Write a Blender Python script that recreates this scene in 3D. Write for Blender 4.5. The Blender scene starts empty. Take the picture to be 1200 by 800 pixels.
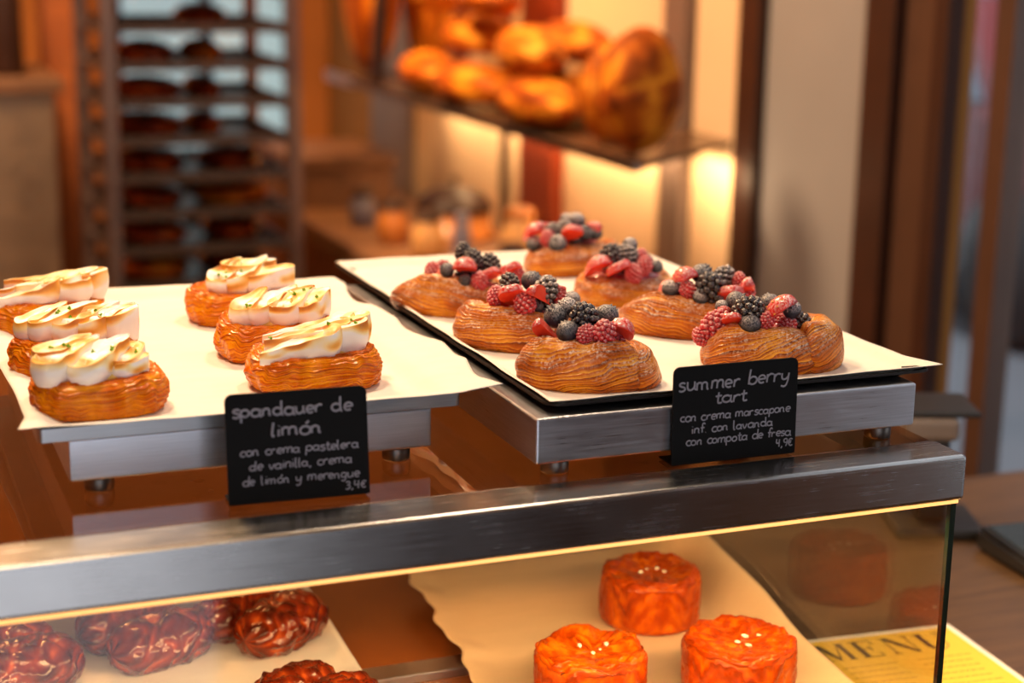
import bpy, bmesh, math, random
import numpy as np
from mathutils import Vector, Matrix, noise
PI = math.pi
S = bpy.context.scene
COL = S.collection

# ------------------------------------------------------------------ camera
cam = bpy.data.cameras.new('camera'); camo = bpy.data.objects.new('camera', cam); COL.objects.link(camo)
yaw, pitch, roll = math.radians(21.955), math.radians(13.522), math.radians(0.948)
fw = Vector((math.sin(yaw)*math.cos(pitch), math.cos(yaw)*math.cos(pitch), -math.sin(pitch)))
r0 = Vector((math.cos(yaw), -math.sin(yaw), 0)); u0 = r0.cross(fw)
rr = r0*math.cos(roll)+u0*math.sin(roll); uu = -r0*math.sin(roll)+u0*math.cos(roll)
M4 = Matrix((rr, uu, -fw)).transposed().to_4x4(); M4.translation = Vector((-.7527, -.9771, .3647))
camo.matrix_world = M4
cam.sensor_width = 36; cam.lens = 2001.2/1200*36; cam.clip_start = .02; cam.clip_end = 60
cam.dof.use_dof = True; cam.dof.focus_distance = 1.255; cam.dof.aperture_fstop = 3.8; cam.dof.aperture_blades = 0
S.camera = camo

# ------------------------------------------------------------------ world and lights
W = bpy.data.worlds.new('daylight'); S.world = W; W.use_nodes = True
W.node_tree.nodes['Background'].inputs[0].default_value = (.84, .89, 1, 1)
W.node_tree.nodes['Background'].inputs[1].default_value = 1.3
def lamp(name, kind, loc, target, energy, color, **kw):
    l = bpy.data.lights.new(name, kind); l.energy = energy; l.color = color
    for k, v in kw.items(): setattr(l, k, v)
    o = bpy.data.objects.new(name, l); COL.objects.link(o); o.location = loc
    o.rotation_euler = (Vector(target)-Vector(loc)).to_track_quat('-Z', 'Y').to_euler()
    return o
WARM = (1, .76, .52)
lamp('ceiling_lamp_over_case', 'AREA', (-.75, .30, 1.25), (-.45, .25, 0), 11.3, WARM, shape='DISK', size=.20)
lamp('ceiling_lamp_over_case', 'AREA', (.10, .75, 1.25), (-.15, .22, 0), 11.3, WARM, shape='DISK', size=.20)
lamp('ceiling_lamp_front', 'AREA', (-.55, -.75, 1.45), (-.3, .15, 0), 5, (1, .74, .48), shape='DISK', size=.30)
lamp('bread_spot', 'SPOT', (.45, 2.2, 1.7), (.70, 2.3, 0), 72, (1, .52, .18), spot_size=math.radians(75), spot_blend=.6, shadow_soft_size=.06)
lamp('bread_spot', 'SPOT', (.30, 3.2, 1.7), (.68, 3.35, 0), 190, (1, .52, .18), spot_size=math.radians(75), spot_blend=.6, shadow_soft_size=.06)
lamp('shelf_strip', 'AREA', (.84, 2.75, -.05), (.93, 2.75, -.5), 8, (1, .60, .28), shape='RECTANGLE', size=1.7, size_y=.04, spread=2.4)
lamp('shelf_end_light', 'POINT', (.80, 1.93, -.10), (0, 0, 0), .45, (1, .66, .36), shadow_soft_size=.02)
lamp('case_strip_light', 'AREA', (-.36, .022, -.040), (-.36, .10, -.2), 5.5, (1, .62, .30), shape='RECTANGLE', size=1.0, size_y=.02)
lamp('room_lamp', 'AREA', (-.7, 2.3, 1.8), (-.7, 2.6, -1), 120, (1, .62, .32), shape='DISK', size=.6)
lamp('sun_added', 'SUN', (0, -8, 8), (.0, -3.5, 0), 3.2, (.92, .96, 1), angle=math.radians(.6))  # added to brighten the front paving that the rail reflects
S.view_settings.view_transform = 'Standard'
try: S.view_settings.look = 'None'
except Exception: pass
S.view_settings.gamma = 1; S.view_settings.use_curve_mapping = False
S.view_settings.exposure = 0.0
S.cycles.use_denoising = True
S.cycles.max_bounces = 10; S.cycles.transparent_max_bounces = 16; S.cycles.caustics_reflective = False; S.cycles.caustics_refractive = False
S.cycles.sample_clamp_indirect = 6

# ------------------------------------------------------------------ helpers
def lin(c):
    return tuple(((v/255)/12.92 if v/255 <= .04045 else ((v/255+.055)/1.055)**2.4) for v in c)+(1,)
class NT:
    def __init__(s, name):
        s.m = bpy.data.materials.new(name); s.m.use_nodes = True; s.t = s.m.node_tree; s.n = s.t.nodes
        s.b = s.n['Principled BSDF']; s.out = s.n['Material Output']
    def new(s, t, **k):
        n = s.n.new(t)
        for a, v in k.items():
            if a == 'ins':
                for i, w in v.items(): s.set(n, i, w)
            else: setattr(n, a, v)
        return n
    def set(s, n, i, v):
        if isinstance(v, bpy.types.NodeSocket): s.t.links.new(v, n.inputs[i])
        else: n.inputs[i].default_value = v
    def P(s, **k):
        for a, v in k.items(): s.set(s.b, a.replace('_', ' '), v)
        return s
    def obj(s, scale=(1, 1, 1)):
        c = s.new('ShaderNodeTexCoord'); mp = s.new('ShaderNodeMapping'); s.t.links.new(c.outputs['Object'], mp.inputs[0])
        mp.inputs['Scale'].default_value = scale; return mp.outputs[0]
    def noise(s, scale, detail=3, rough=.6, vec=None, dist=0):
        n = s.new('ShaderNodeTexNoise'); n.inputs['Scale'].default_value = scale; n.inputs['Detail'].default_value = detail
        n.inputs['Roughness'].default_value = rough; n.inputs['Distortion'].default_value = dist
        s.t.links.new(vec if vec is not None else s.obj(), n.inputs['Vector']); return n.outputs['Fac']
    def ramp(s, f, *stops):
        n = s.new('ShaderNodeValToRGB'); e = n.color_ramp.elements
        while len(e) < len(stops): e.new(.5)
        for k, (p, c) in enumerate(stops):
            e[k].position = p; e[k].color = c if len(c) == 4 else lin(c)
        s.t.links.new(f, n.inputs[0]); return n.outputs['Color']
    def rng(s, f, a, b, c=0, d=1):
        n = s.new('ShaderNodeMapRange', ins={0: f, 1: a, 2: b, 3: c, 4: d}); return n.outputs[0]
    def math(s, op, a, b=0):
        n = s.new('ShaderNodeMath', operation=op, ins={0: a, 1: b}); return n.outputs[0]
    def mix(s, f, a, b):
        n = s.new('ShaderNodeMix', data_type='RGBA')
        s.set(n, 0, f); s.set(n, 6, a); s.set(n, 7, b); return n.outputs[2]
    def attr(s, name):
        return s.new('ShaderNodeAttribute', attribute_name=name).outputs['Fac']
    def nz(s):
        g = s.new('ShaderNodeNewGeometry'); x = s.new('ShaderNodeSeparateXYZ'); s.t.links.new(g.outputs['Normal'], x.inputs[0]); return x.outputs[2]
    def bump(s, h, strength=.4, dist=.001):
        n = s.new('ShaderNodeBump', ins={'Height': h, 'Strength': strength, 'Distance': dist}); s.t.links.new(n.outputs[0], s.b.inputs['Normal']); return s
def simple(name, rgb, rough=.5, metal=0, var=.12, scale=20, **k):
    t = NT(name); c = lin(rgb); f = t.noise(scale, 3)
    d = tuple(max(0, v*(1-var)) for v in c[:3])+(1,); e = tuple(min(1, v*(1+var)) for v in c[:3])+(1,)
    t.P(Base_Color=t.ramp(f, (.3, d), (.7, e)), Roughness=rough, Metallic=metal, **k); return t.m

def steel(name, rgb, rough, sc=(4, 4, 160)):
    t = NT(name); f = t.noise(6, 4, .6, t.obj(sc)); g = t.noise(14, 3)
    c = lin(rgb); d = tuple(v*.8 for v in c[:3])+(1,)
    t.P(Base_Color=t.ramp(f, (.3, d), (.7, c)), Metallic=1.0, Roughness=t.rng(t.math('ADD', f, g), .6, 1.4, rough*.75, rough*1.3))
    t.bump(f, .06, .0004); return t.m
def glass(name, tint, f0=.04, rough=0.0):
    t = NT(name); t.n.remove(t.b)
    tr = t.new('ShaderNodeBsdfTransparent'); tr.inputs[0].default_value = tint
    gl = t.new('ShaderNodeBsdfGlossy'); gl.inputs['Roughness'].default_value = rough; gl.inputs[0].default_value = (1, 1, 1, 1)
    g = t.new('ShaderNodeNewGeometry'); d = t.new('ShaderNodeVectorMath', operation='DOT_PRODUCT')
    t.t.links.new(g.outputs['Normal'], d.inputs[0]); t.t.links.new(g.outputs['Incoming'], d.inputs[1])
    c = t.math('SUBTRACT', 1.0, t.math('ABSOLUTE', d.outputs['Value']))
    fr = t.math('ADD', t.math('MULTIPLY', t.math('POWER', c, 5.0), 1-f0), f0)
    mx = t.new('ShaderNodeMixShader'); t.t.links.new(fr, mx.inputs[0]); t.t.links.new(tr.outputs[0], mx.inputs[1]); t.t.links.new(gl.outputs[0], mx.inputs[2])
    t.t.links.new(mx.outputs[0], t.out.inputs[0]); return t.m
def emit(name, rgb, s):
    t = NT(name); t.P(Base_Color=lin(rgb), Emission_Color=lin(rgb), Emission_Strength=s, Roughness=.5); return t.m

def link(name, me, m, parent=None, loc=(0, 0, 0), rot=(0, 0, 0), smooth=None):
    o = bpy.data.objects.new(name, me); COL.objects.link(o); o.location = loc; o.rotation_euler = rot
    for mm in (m if isinstance(m, (list, tuple)) else [m]): me.materials.append(mm)
    if parent: o.parent = parent
    if smooth is True: me.polygons.foreach_set('use_smooth', [True]*len(me.polygons))
    return o
def tag(o, label, cat, group=None, kind=None):
    o['label'] = label; o['category'] = cat
    if group: o['group'] = group
    if kind: o['kind'] = kind
    return o
def struct(o): o['kind'] = 'structure'; return o
def empty(name, loc=(0, 0, 0), rz=0):
    o = bpy.data.objects.new(name, None); COL.objects.link(o); o.location = loc; o.rotation_euler = (0, 0, rz); o.empty_display_size = .02; return o
def bm_mesh(bm, smooth=False):
    bmesh.ops.recalc_face_normals(bm, faces=bm.faces)
    me = bpy.data.meshes.new('mesh'); bm.to_mesh(me); bm.free()
    if smooth: me.polygons.foreach_set('use_smooth', [True]*len(me.polygons))
    return me
def bx(bm, x0, x1, y0, y1, z0, z1, bev=0, rot=None):
    r = bmesh.ops.create_cube(bm, size=1, matrix=Matrix.Translation(((x0+x1)/2, (y0+y1)/2, (z0+z1)/2)) @ Matrix.Diagonal((x1-x0, y1-y0, z1-z0, 1)))
    if bev:
        es = list({e for v in r['verts'] for e in v.link_edges})
        bmesh.ops.bevel(bm, geom=es, offset=bev, segments=3, affect='EDGES', profile=.5)
    return r
def box(name, m, x0, x1, y0, y1, z0, z1, bev=0, parent=None, loc=(0, 0, 0), rot=(0, 0, 0)):
    bm = bmesh.new(); bx(bm, x0, x1, y0, y1, z0, z1, bev); return link(name, bm_mesh(bm), m, parent, loc, rot)
def lathe(prof, n=32, squash=(1, 1)):
    v = []; f = []
    for (r, z) in prof:
        for k in range(n):
            a = 2*PI*k/n; v.append((r*math.cos(a)*squash[0], r*math.sin(a)*squash[1], z))
    L = len(prof)
    for i in range(L-1):
        for k in range(n): f.append((i*n+k, i*n+(k+1) % n, (i+1)*n+(k+1) % n, (i+1)*n+k))
    f.append(tuple(range(n-1, -1, -1))); f.append(tuple((L-1)*n+k for k in range(n)))
    me = bpy.data.meshes.new('mesh'); me.from_pydata(v, [], f); me.polygons.foreach_set('use_smooth', [len(p.vertices) == 4 for p in me.polygons]); return me
def rrect(x0, x1, y0, y1, r, n=6):
    p = []
    for cx, cy, a0 in ((x1-r, y1-r, 0), (x0+r, y1-r, 90), (x0+r, y0+r, 180), (x1-r, y0+r, 270)):
        for k in range(n+1):
            a = math.radians(a0+90*k/n); p.append((cx+r*math.cos(a), cy+r*math.sin(a)))
    return p
def loft(rings, smooth=False, cap0=True, cap1=True):
    n = len(rings[0]); v = [q for R in rings for q in R]; f = []
    for i in range(len(rings)-1):
        for k in range(n): f.append((i*n+k, i*n+(k+1) % n, (i+1)*n+(k+1) % n, (i+1)*n+k))
    if cap0: f.append(tuple(range(n-1, -1, -1)))
    if cap1: f.append(tuple((len(rings)-1)*n+k for k in range(n)))
    me = bpy.data.meshes.new('mesh'); me.from_pydata(v, [], f)
    me.polygons.foreach_set('use_smooth', [smooth and len(p.vertices) == 4 for p in me.polygons]); return me
def nz3(x, y, z): return noise.noise(Vector((x, y, z)))

def vn(x, y, z):
    x, y, z = np.broadcast_arrays(np.asarray(x, float), np.asarray(y, float), np.asarray(z, float))
    xi, yi, zi = np.floor(x), np.floor(y), np.floor(z); fx, fy, fz = x-xi, y-yi, z-zi
    fx, fy, fz = (q*q*(3-2*q) for q in (fx, fy, fz))
    def h(a, b, c):
        v = np.sin(a*127.1+b*311.7+c*74.7)*43758.5453; return v-np.floor(v)
    r = 0
    for dx in (0, 1):
        for dy in (0, 1):
            for dz in (0, 1):
                r = r+h(xi+dx, yi+dy, zi+dz)*np.where(dx, fx, 1-fx)*np.where(dy, fy, 1-fy)*np.where(dz, fz, 1-fz)
    return r*2-1
def grid_faces(n, m, base=0, wrap=True):
    i = np.arange(n-1)[:, None]; j = np.arange(m if wrap else m-1)[None, :]; j2 = (j+1) % m
    return np.stack([base+i*m+j, base+(i+1)*m+j, base+(i+1)*m+j2, base+i*m+j2], -1).reshape(-1, 4).tolist()
def ss(a, b, x):
    t = np.clip((x-a)/(b-a), 0, 1); return t*t*(3-2*t)

# ------------------------------------------------------------------ materials
STEEL = steel('brushed_steel', (206, 206, 212), .32)
STEEL_BAR = steel('brushed_steel_bar', (190, 188, 186), .30, (3, 60, 160)) if False else steel('brushed_steel_bar', (190, 188, 186), .24, (3, 60, 160))
STEEL_DK = steel('dark_steel', (120, 112, 106), .35)
BLACKIRON = simple('black_baking_iron', (38, 34, 33), .42, .7)
GLASS_TOP = glass('bronze_glass', (.78, .64, .50, 1), .15)
GLASS = glass('clear_glass', (.965, .98, .97, 1), .035)
GLASS_SIDE = glass('side_glass', (.80, .79, .74, 1), .06)
GLASS_EDGE = simple('green_glass_edge', (20, 38, 30), .15)
LED = emit('led_strip', (255, 184, 104), 1.5)
BLACKCARD = simple('black_card', (9, 9, 10), .75, 0, .1, 200, Specular_IOR_Level=.2)
CHALK = simple('chalk_pen', (150, 148, 158), .8, 0, .1, 300)
DARKPLASTIC = simple('dark_plastic', (26, 25, 26), .4)
def paper_mat(name, rgb, sc=30):
    t = NT(name); f = t.noise(sc, 5, .65, t.obj((1, 3, 1))); c = lin(rgb)
    t.P(Base_Color=t.ramp(f, (.3, tuple(v*.93 for v in c[:3])+(1,)), (.7, c)), Roughness=.75)
    h = t.noise(55, 4, .6, t.obj((1, 2.2, 1))); t.bump(h, .25, .0012); return t.m
PAPER = paper_mat('white_parchment', (236, 227, 214))
KRAFT = paper_mat('brown_parchment', (222, 186, 140))

def pastry_mat(name, dark, mid, light, rough=.38, sugar=0., coat=.25, lam=0., lam_bump=.0010, lamc=.46):
    t = NT(name); rd = t.attr('ridge'); n1 = t.noise(38, 4, .6); n2 = t.noise(260, 3, .6)
    s = t.math('ADD', t.math('MULTIPLY', rd, .55), t.math('ADD', t.math('MULTIPLY', n1, .42), t.math('MULTIPLY', n2, .18)))
    hgt = t.math('ADD', n2, t.math('MULTIPLY', n1, .6))
    if lam:
        q = t.math('ADD', t.math('MULTIPLY', t.attr('lam'), lam), t.math('MULTIPLY', t.noise(120, 3, .6), .8))
        fr = t.math('FRACT', q); cell = t.math('FRACT', t.math('MULTIPLY', t.math('SINE', t.math('FLOOR', q)), 437.5))
        rg = t.math('MULTIPLY', t.rng(fr, 0, .78), t.rng(fr, .86, 1, 1, 0)); rg = t.math('MULTIPLY', rg, t.math('ADD', t.math('MULTIPLY', cell, .7), .3))
        s = t.math('ADD', t.math('ADD', t.math('MULTIPLY', rg, lamc), t.math('MULTIPLY', rd, .30)), t.math('ADD', t.math('MULTIPLY', n1, .42), t.math('MULTIPLY', n2, .14)))
        hgt = t.math('ADD', t.math('MULTIPLY', rg, 1.5), t.math('MULTIPLY', n2, .5))
    col = t.ramp(s, (.34, light), (.56, mid), (.86, dark))
    if sugar:
        sp = t.rng(t.noise(420, 4, .8), .46, .60)
        up = t.rng(t.nz(), .05, .9); pt = t.rng(t.noise(45, 2), .40, .62)
        fac = t.math('MULTIPLY', t.math('MULTIPLY', sp, up), sugar)
        if lam: fac = t.math('MULTIPLY', fac, t.rng(rg, .10, .6, .15, 1))
        fac = t.math('MULTIPLY', fac, t.math('ADD', pt, .25))
        col = t.mix(t.math('MINIMUM', fac, .85), col, lin((250, 236, 220)))
    t.P(Base_Color=col, Roughness=t.rng(n2, .3, .7, rough*.75, rough*1.4), Coat_Weight=coat, Coat_Roughness=.15, Specular_IOR_Level=.38, Specular_Tint=(1, .80, .55, 1))
    t.bump(hgt, .6 if lam else .35, lam_bump if lam else .0008); return t.m
TART = pastry_mat('tart_pastry', (104, 34, 0), (190, 92, 6), (240, 166, 50), .28, 1.25, 0, 1.5, .0012)
BUN = pastry_mat('caramelised_bun', (116, 34, 0), (204, 92, 0), (246, 158, 18), .25, 0, 0, .8, .0007, .26)
KOUIGN = pastry_mat('caramel_kouign', (92, 20, 0), (166, 56, 0), (218, 108, 8), .3, 0, 0, .7, .0003, .12)
DARKROLL = pastry_mat('dark_caramel_roll', (64, 14, 4), (122, 38, 10), (182, 80, 24), .22, 0, .45)

def berry_mat(name, c0, c1, rough, sugar, coat=0, speck=7, sss=0, scale=1.2):
    t = NT(name); f = t.noise(scale, 3); col = t.ramp(f, (.35, c0), (.7, c1))
    if sugar:
        sp = t.rng(t.noise(speck, 5, .85), .47, .56); up = t.rng(t.nz(), -.25, .75)
        col = t.mix(t.math('MULTIPLY', t.math('MULTIPLY', sp, up), sugar), col, lin((248, 236, 230)))
    t.P(Base_Color=col, Roughness=rough, Coat_Weight=coat, Coat_Roughness=.15)
    if sss: t.P(Subsurface_Weight=sss, Subsurface_Scale=.004, Subsurface_Radius=(1, .25, .15))
    return t.m
BLUE = berry_mat('blueberry_skin', (16, 18, 28), (40, 44, 58), .45, .45)
BLUE_S = berry_mat('sugared_blueberry', (20, 22, 32), (50, 53, 64), .6, .95)
BLACKB = berry_mat('blackberry_skin', (14, 10, 14), (34, 22, 30), .25, .30, .3)
BLACKB_S = berry_mat('sugared_blackberry', (16, 13, 17), (38, 30, 36), .35, .9, .1)
RASP = berry_mat('raspberry_skin', (176, 8, 26), (212, 34, 48), .35, .75, .1, 8, .15)
STRAW = berry_mat('strawberry_skin', (198, 8, 10), (230, 30, 16), .28, .7, .3, 8, .1)
def straw_cut():
    t = NT('strawberry_cut'); f = t.noise(1.4, 3); col = t.ramp(f, (.3, (222, 26, 14)), (.75, (240, 84, 48)))
    sp = t.rng(t.noise(8, 5, .85), .5, .60); col = t.mix(t.math('MULTIPLY', sp, t.math('MULTIPLY', t.rng(t.nz(), .0, .9), .6)), col, lin((248, 230, 220)))
    t.P(Base_Color=col, Roughness=.3, Coat_Weight=.2); return t.m
STRAWCUT = straw_cut()
COMPOTE = berry_mat('berry_compote', (168, 18, 34), (200, 60, 66), .25, .35, .4, 420, 0, 60)
CUSTARD = simple('pastry_cream', (232, 190, 96), .35, 0, .1, 80)
SEED = simple('strawberry_seed', (220, 150, 60), .5)
ZEST = simple('lime_zest', (120, 170, 10), .5, 0, .3, 200)
SUGAR = simple('pearl_sugar', (250, 236, 200), .4)
def meringue_mat():
    t = NT('torched_meringue'); n2 = t.noise(200, 3, .6)
    f = t.math('ADD', t.math('SUBTRACT', t.attr('toast'), .06), t.math('MULTIPLY', t.math('SUBTRACT', n2, .5), .16))
    col = t.ramp(f, (.12, (250, 245, 238)), (.40, (250, 226, 164)), (.70, (236, 172, 66)), (1, (186, 104, 26)))
    t.P(Base_Color=col, Roughness=.45, Subsurface_Weight=.15, Subsurface_Scale=.003, Subsurface_Radius=(1, .8, .6), Coat_Weight=.12); return t.m
MERINGUE = meringue_mat()

# ------------------------------------------------------------------ room
WX = .90
def brick(name, c1, c2, mortar, scale=4):
    t = NT(name); b = t.new('ShaderNodeTexBrick'); t.t.links.new(t.obj((1, 1, 1)), b.inputs['Vector'])
    b.inputs['Color1'].default_value = lin(c1); b.inputs['Color2'].default_value = lin(c2); b.inputs['Mortar'].default_value = lin(mortar)
    b.inputs['Scale'].default_value = scale; b.inputs['Mortar Size'].default_value = .012
    mp = [n for n in t.n if n.type == 'MAPPING'][0]; mp.inputs['Rotation'].default_value = (PI/2, 0, 0)
    t.P(Base_Color=b.outputs[0], Roughness=.8); return t.m
FLOORM = simple('dark_floor', (74, 60, 50), .5, 0, .2, 3)
CEILM = simple('ceiling_paint', (196, 150, 104), .9)
WALLB = simple('back_wall_paint', (186, 116, 54), .85, 0, .12, 3)
OLIVE = simple('olive_wall', (140, 98, 44), .85, 0, .08, 3)
PANEL = simple('cream_panel', (228, 200, 165), .7, 0, .05, 4)
GREIGE = simple('greige_panel', (142, 142, 148), .7, 0, .05, 3)
DARKWOOD = simple('dark_wood_post', (52, 26, 16), .5, 0, .2, 8)
REDWOOD = simple('red_wood_post', (136, 52, 20), .5, 0, .2, 8)
GREYPOST = simple('grey_metal_post', (120, 104, 98), .5, .2, .1, 6)
BROWNPOST = simple('brown_bronze_post', (78, 54, 42), .45, 0, .15, 6)
BRICKC = brick('orange_brick', (150, 80, 34), (138, 70, 28), (122, 68, 34), 6)
struct(box('floor', FLOORM, -2.6, WX+.1, -2.2, 5.0, -1.25, -1.20))
struct(box('ceiling', CEILM, -2.6, WX+.12, -2.2, 5.02, 1.9, 1.98))
struct(box('wall_left', WALLB, -2.6, -2.5, -3.3, 5.0, -1.2, 1.9))
# back wall with a window opening behind the rack
bm = bmesh.new(); w0, w1, wz0, wz1 = .16, .79, -.42, .8
bx(bm, -2.5, w0, 4.9, 5.0, -1.2, 1.9); bx(bm, w1, WX+.1, 4.9, 5.0, -1.2, 1.9); bx(bm, w0, w1, 4.9, 5.0, -1.2, wz0); bx(bm, w0, w1, 4.9, 5.0, wz1, 1.9)
struct(link('wall_back', bm_mesh(bm), WALLB))
bm = bmesh.new()
for a in (w0, (w0+w1)/2-.01, w1-.03): bx(bm, a, a+.03, 4.92, 4.98, wz0, wz1)
for z in (wz0, .2, wz1-.03): bx(bm, w0, w1, 4.93, 4.97, z, z+.03)
win2 = struct(link('window_2', bm_mesh(bm), DARKWOOD)); box('pane', GLASS, w0, w1, 4.945, 4.955, wz0, wz1, 0, win2)
box('daylight_sheet', emit('daylight_glow', (170, 200, 212), .75), w0, w1, 4.985, 4.995, wz0, wz1, 0, win2)  # sheet with its own glow, standing for daylight beyond the window
# unseen front wall added to cut daylight, left opening placed for the rail reflection
bm = bmesh.new()
bx(bm, -.10, WX+.1, -2.2, -2.1, -1.2, 1.9); bx(bm, -2.5, -.10, -2.2, -2.1, 1.5, 1.9); bx(bm, -2.5, -2.3, -2.2, -2.1, -1.2, 1.5); bx(bm, -.95, -.88, -2.2, -2.1, -1.2, 1.5)
struct(link('wall_front_added', bm_mesh(bm), DARKWOOD))
struct(box('ground_front_added', simple('pale_paving', (222, 224, 228), .8, 0, .06, 1), -8, 6, -12, -2.2, -1.25, -1.2))  # unseen pale paving, added so the steel rail reflects a bright ground
bm = bmesh.new()
bx(bm, WX, WX+.02, 1.262, 5.0, -1.2, 1.9); bx(bm, WX, WX+.02, -3.3, 1.262, -1.2, -.62); bx(bm, WX, WX+.02, -3.3, 1.262, 1.75, 1.9); bx(bm, WX, WX+.02, -2.2, -1.2, -.62, 1.75)
struct(link('wall_right', bm_mesh(bm), OLIVE))
n = 0
def trim(m, y0, y1, d=.02, z0=-1.2, z1=1.9):
    global n; n += 1
    return struct(box('trim_%d' % n, m, WX-d, WX, y0, y1, z0, z1, .002))
trim(GREYPOST, 3.906, 4.293, .03); trim(PANEL, 3.195, 3.90, .012); trim(DARKWOOD, 3.135, 3.19, .016); trim(PANEL, 3.0, 3.13, .012)
trim(REDWOOD, 2.783, 2.998, .04); trim(PANEL, 2.235, 2.78, .012); trim(GREYPOST, 2.13, 2.232, .035); trim(PANEL, 1.928, 2.127, .012)
trim(DARKWOOD, 1.845, 1.925, .03); trim(GREIGE, 1.498, 1.842, .012); trim(DARKWOOD, 1.41, 1.495, .03); trim(BROWNPOST, 1.305, 1.405, .012)
trim(DARKWOOD, 1.264, 1.303, .03)
bm = bmesh.new()
for y in (1.155, .3, -.5, -1.2): bx(bm, WX+.01, WX+.05, y, y+.045, -.62, 1.75)
bx(bm, WX+.01, WX+.05, -1.2, 1.262, -.62, -.58); bx(bm, WX+.01, WX+.05, -1.2, 1.262, 1.71, 1.75)
win1 = struct(link('window_1', bm_mesh(bm), BROWNPOST)); box('pane', GLASS, WX+.026, WX+.034, -1.2, 1.262, -.6, 1.73, 0, win1)
# street outside
struct(box('ground_street', simple('pavement', (92, 94, 100), .8, 0, .08, 1), 1.02, 6.5, -3.2, 12, -1.25, -1.19))
bm = bmesh.new(); bx(bm, 6.2, 6.6, -2, 12, -1.2, 4.5)
fac = tag(link('street_facade', bm_mesh(bm), simple('facade_render', (128, 120, 128), .9, 0, .1, 1)), 'pale grey building front across the street beyond the window', 'building')
for y in (4.6, 6.2, 7.8, 9.4):
    f = box('facade_window', simple('facade_frame', (90, 96, 108), .3), 6.17, 6.21, y, y+.9, -.3, 1.2, .01, fac); box('pane', simple('facade_pane', (120, 140, 160), .1), 6.16, 6.172, y+.06, y+.84, -.24, 1.14, 0, f)
# red car parked across the street
car = empty('parked_car', (4.3, 5.6, -1.19), PI/2)
bm = bmesh.new()
prof = [(-2, .25), (-2.02, .55), (-1.9, .78), (-1.15, .86), (-.6, 1.32), (.75, 1.36), (1.3, .95), (1.9, .86), (2.02, .6), (2, .25)]
vs = [[bm.verts.new((x, s*(.82 if z < 1 else .66), z)) for x, z in prof] for s in (-1, 1)]
k = len(prof)
for i in range(k): bm.faces.new((vs[0][i], vs[0][(i+1) % k], vs[1][(i+1) % k], vs[1][i]))
bm.faces.new(vs[0]); bm.faces.new(vs[1][::-1])
tag(car, 'red car parked across the street, seen blurred through the window', 'car')
link('body', bm_mesh(bm), simple('red_car_paint', (120, 56, 58), .25), car)
for s in (-1, 1):
    bm = bmesh.new(); p = [(-.98, .93), (-.58, 1.26), (.68, 1.29), (1.1, .97)]
    a = [bm.verts.new((x, s*(.825-(z-.93)*.4), z)) for x, z in p]; b = [bm.verts.new((x, s*(.80-(z-.93)*.4), z)) for x, z in p]
    bm.faces.new(a); bm.faces.new(b[::-1])
    for i in range(4): bm.faces.new((a[i], a[(i+1) % 4], b[(i+1) % 4], b[i]))
    link('side_window', bm_mesh(bm), simple('car_glass', (90, 100, 112), .1), car)
    for x in (-1.25, 1.25):
        link('wheel', lathe([(.1, -.1), (.28, -.1), (.31, -.07), (.31, .07), (.28, .1), (.1, .1)], 24), DARKPLASTIC, car, (x, s*.78, .31), (PI/2, 0, 0))

# ------------------------------------------------------------------ counter and things on it
WOODC = NT('counter_wood'); f = WOODC.noise(9, 5, .6, WOODC.obj((1, 9, 1)), .6)
WOODC.P(Base_Color=WOODC.ramp(f, (.25, (66, 46, 28)), (.7, (96, 70, 44))), Roughness=.4); WOODC = WOODC.m
ctr = tag(empty('service_counter', (0, 0, -1.2)), 'brown wooden service counter carrying the glass pastry case', 'counter')
box('worktop', WOODC, -1.6, .82, -.10, .61, .90, .946, .004, ctr); box('cabinet_body', DARKWOOD, -1.55, .78, -.04, .58, 0, .90, .003, ctr)

term = tag(empty('payment_terminal', (.375, .31, -.254), math.radians(-4)), 'dark wedge-shaped payment terminal lying on the counter right of the glass case', 'terminal')
bm = bmesh.new(); pr = [(-.09, 0), (.09, 0), (.09, .058), (-.09, .030)]
a = [bm.verts.new((-.055, y, z*.45)) for y, z in pr]; b = [bm.verts.new((.17, y, z*.45)) for y, z in pr]
bm.faces.new(a); bm.faces.new(b[::-1])
for i in range(4): bm.faces.new((a[i], a[(i+1) % 4], b[(i+1) % 4], b[i]))
bmesh.ops.recalc_face_normals(bm, faces=bm.faces); bmesh.ops.bevel(bm, geom=bm.edges[:], offset=.005, segments=2, affect='EDGES')
link('case', bm_mesh(bm), DARKPLASTIC, term)
bm = bmesh.new(); v = [bm.verts.new(q) for q in ((-.045, -.08, .0143), (.16, -.08, .0143), (.16, .08, .0257), (-.045, .08, .0257))]; bm.faces.new(v)
r = bmesh.ops.extrude_face_region(bm, geom=bm.faces[:]); [setattr(q, 'co', q.co+Vector((0, 0, .0015))) for q in r['geom'] if isinstance(q, bmesh.types.BMVert)]
link('screen', bm_mesh(bm), simple('screen_glass', (50, 60, 62), .12), term)

st = tag(empty('display_stand', (.325, .47, -.254), math.radians(-22)), 'black flat-topped stand on the counter behind the right end of the case', 'stand')
box('top_plate', DARKPLASTIC, -.055, .030, -.04, .04, .134, .141, .003, st)
box('reader_body', simple('grey_reader', (110, 98, 90), .4), -.050, .008, -.046, .03, .110, .134, .006, st)
box('post', DARKPLASTIC, -.022, .008, -.012, .018, .012, .110, .004, st); box('base', DARKPLASTIC, -.05, .045, -.04, .05, 0, .012, .004, st)

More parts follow.
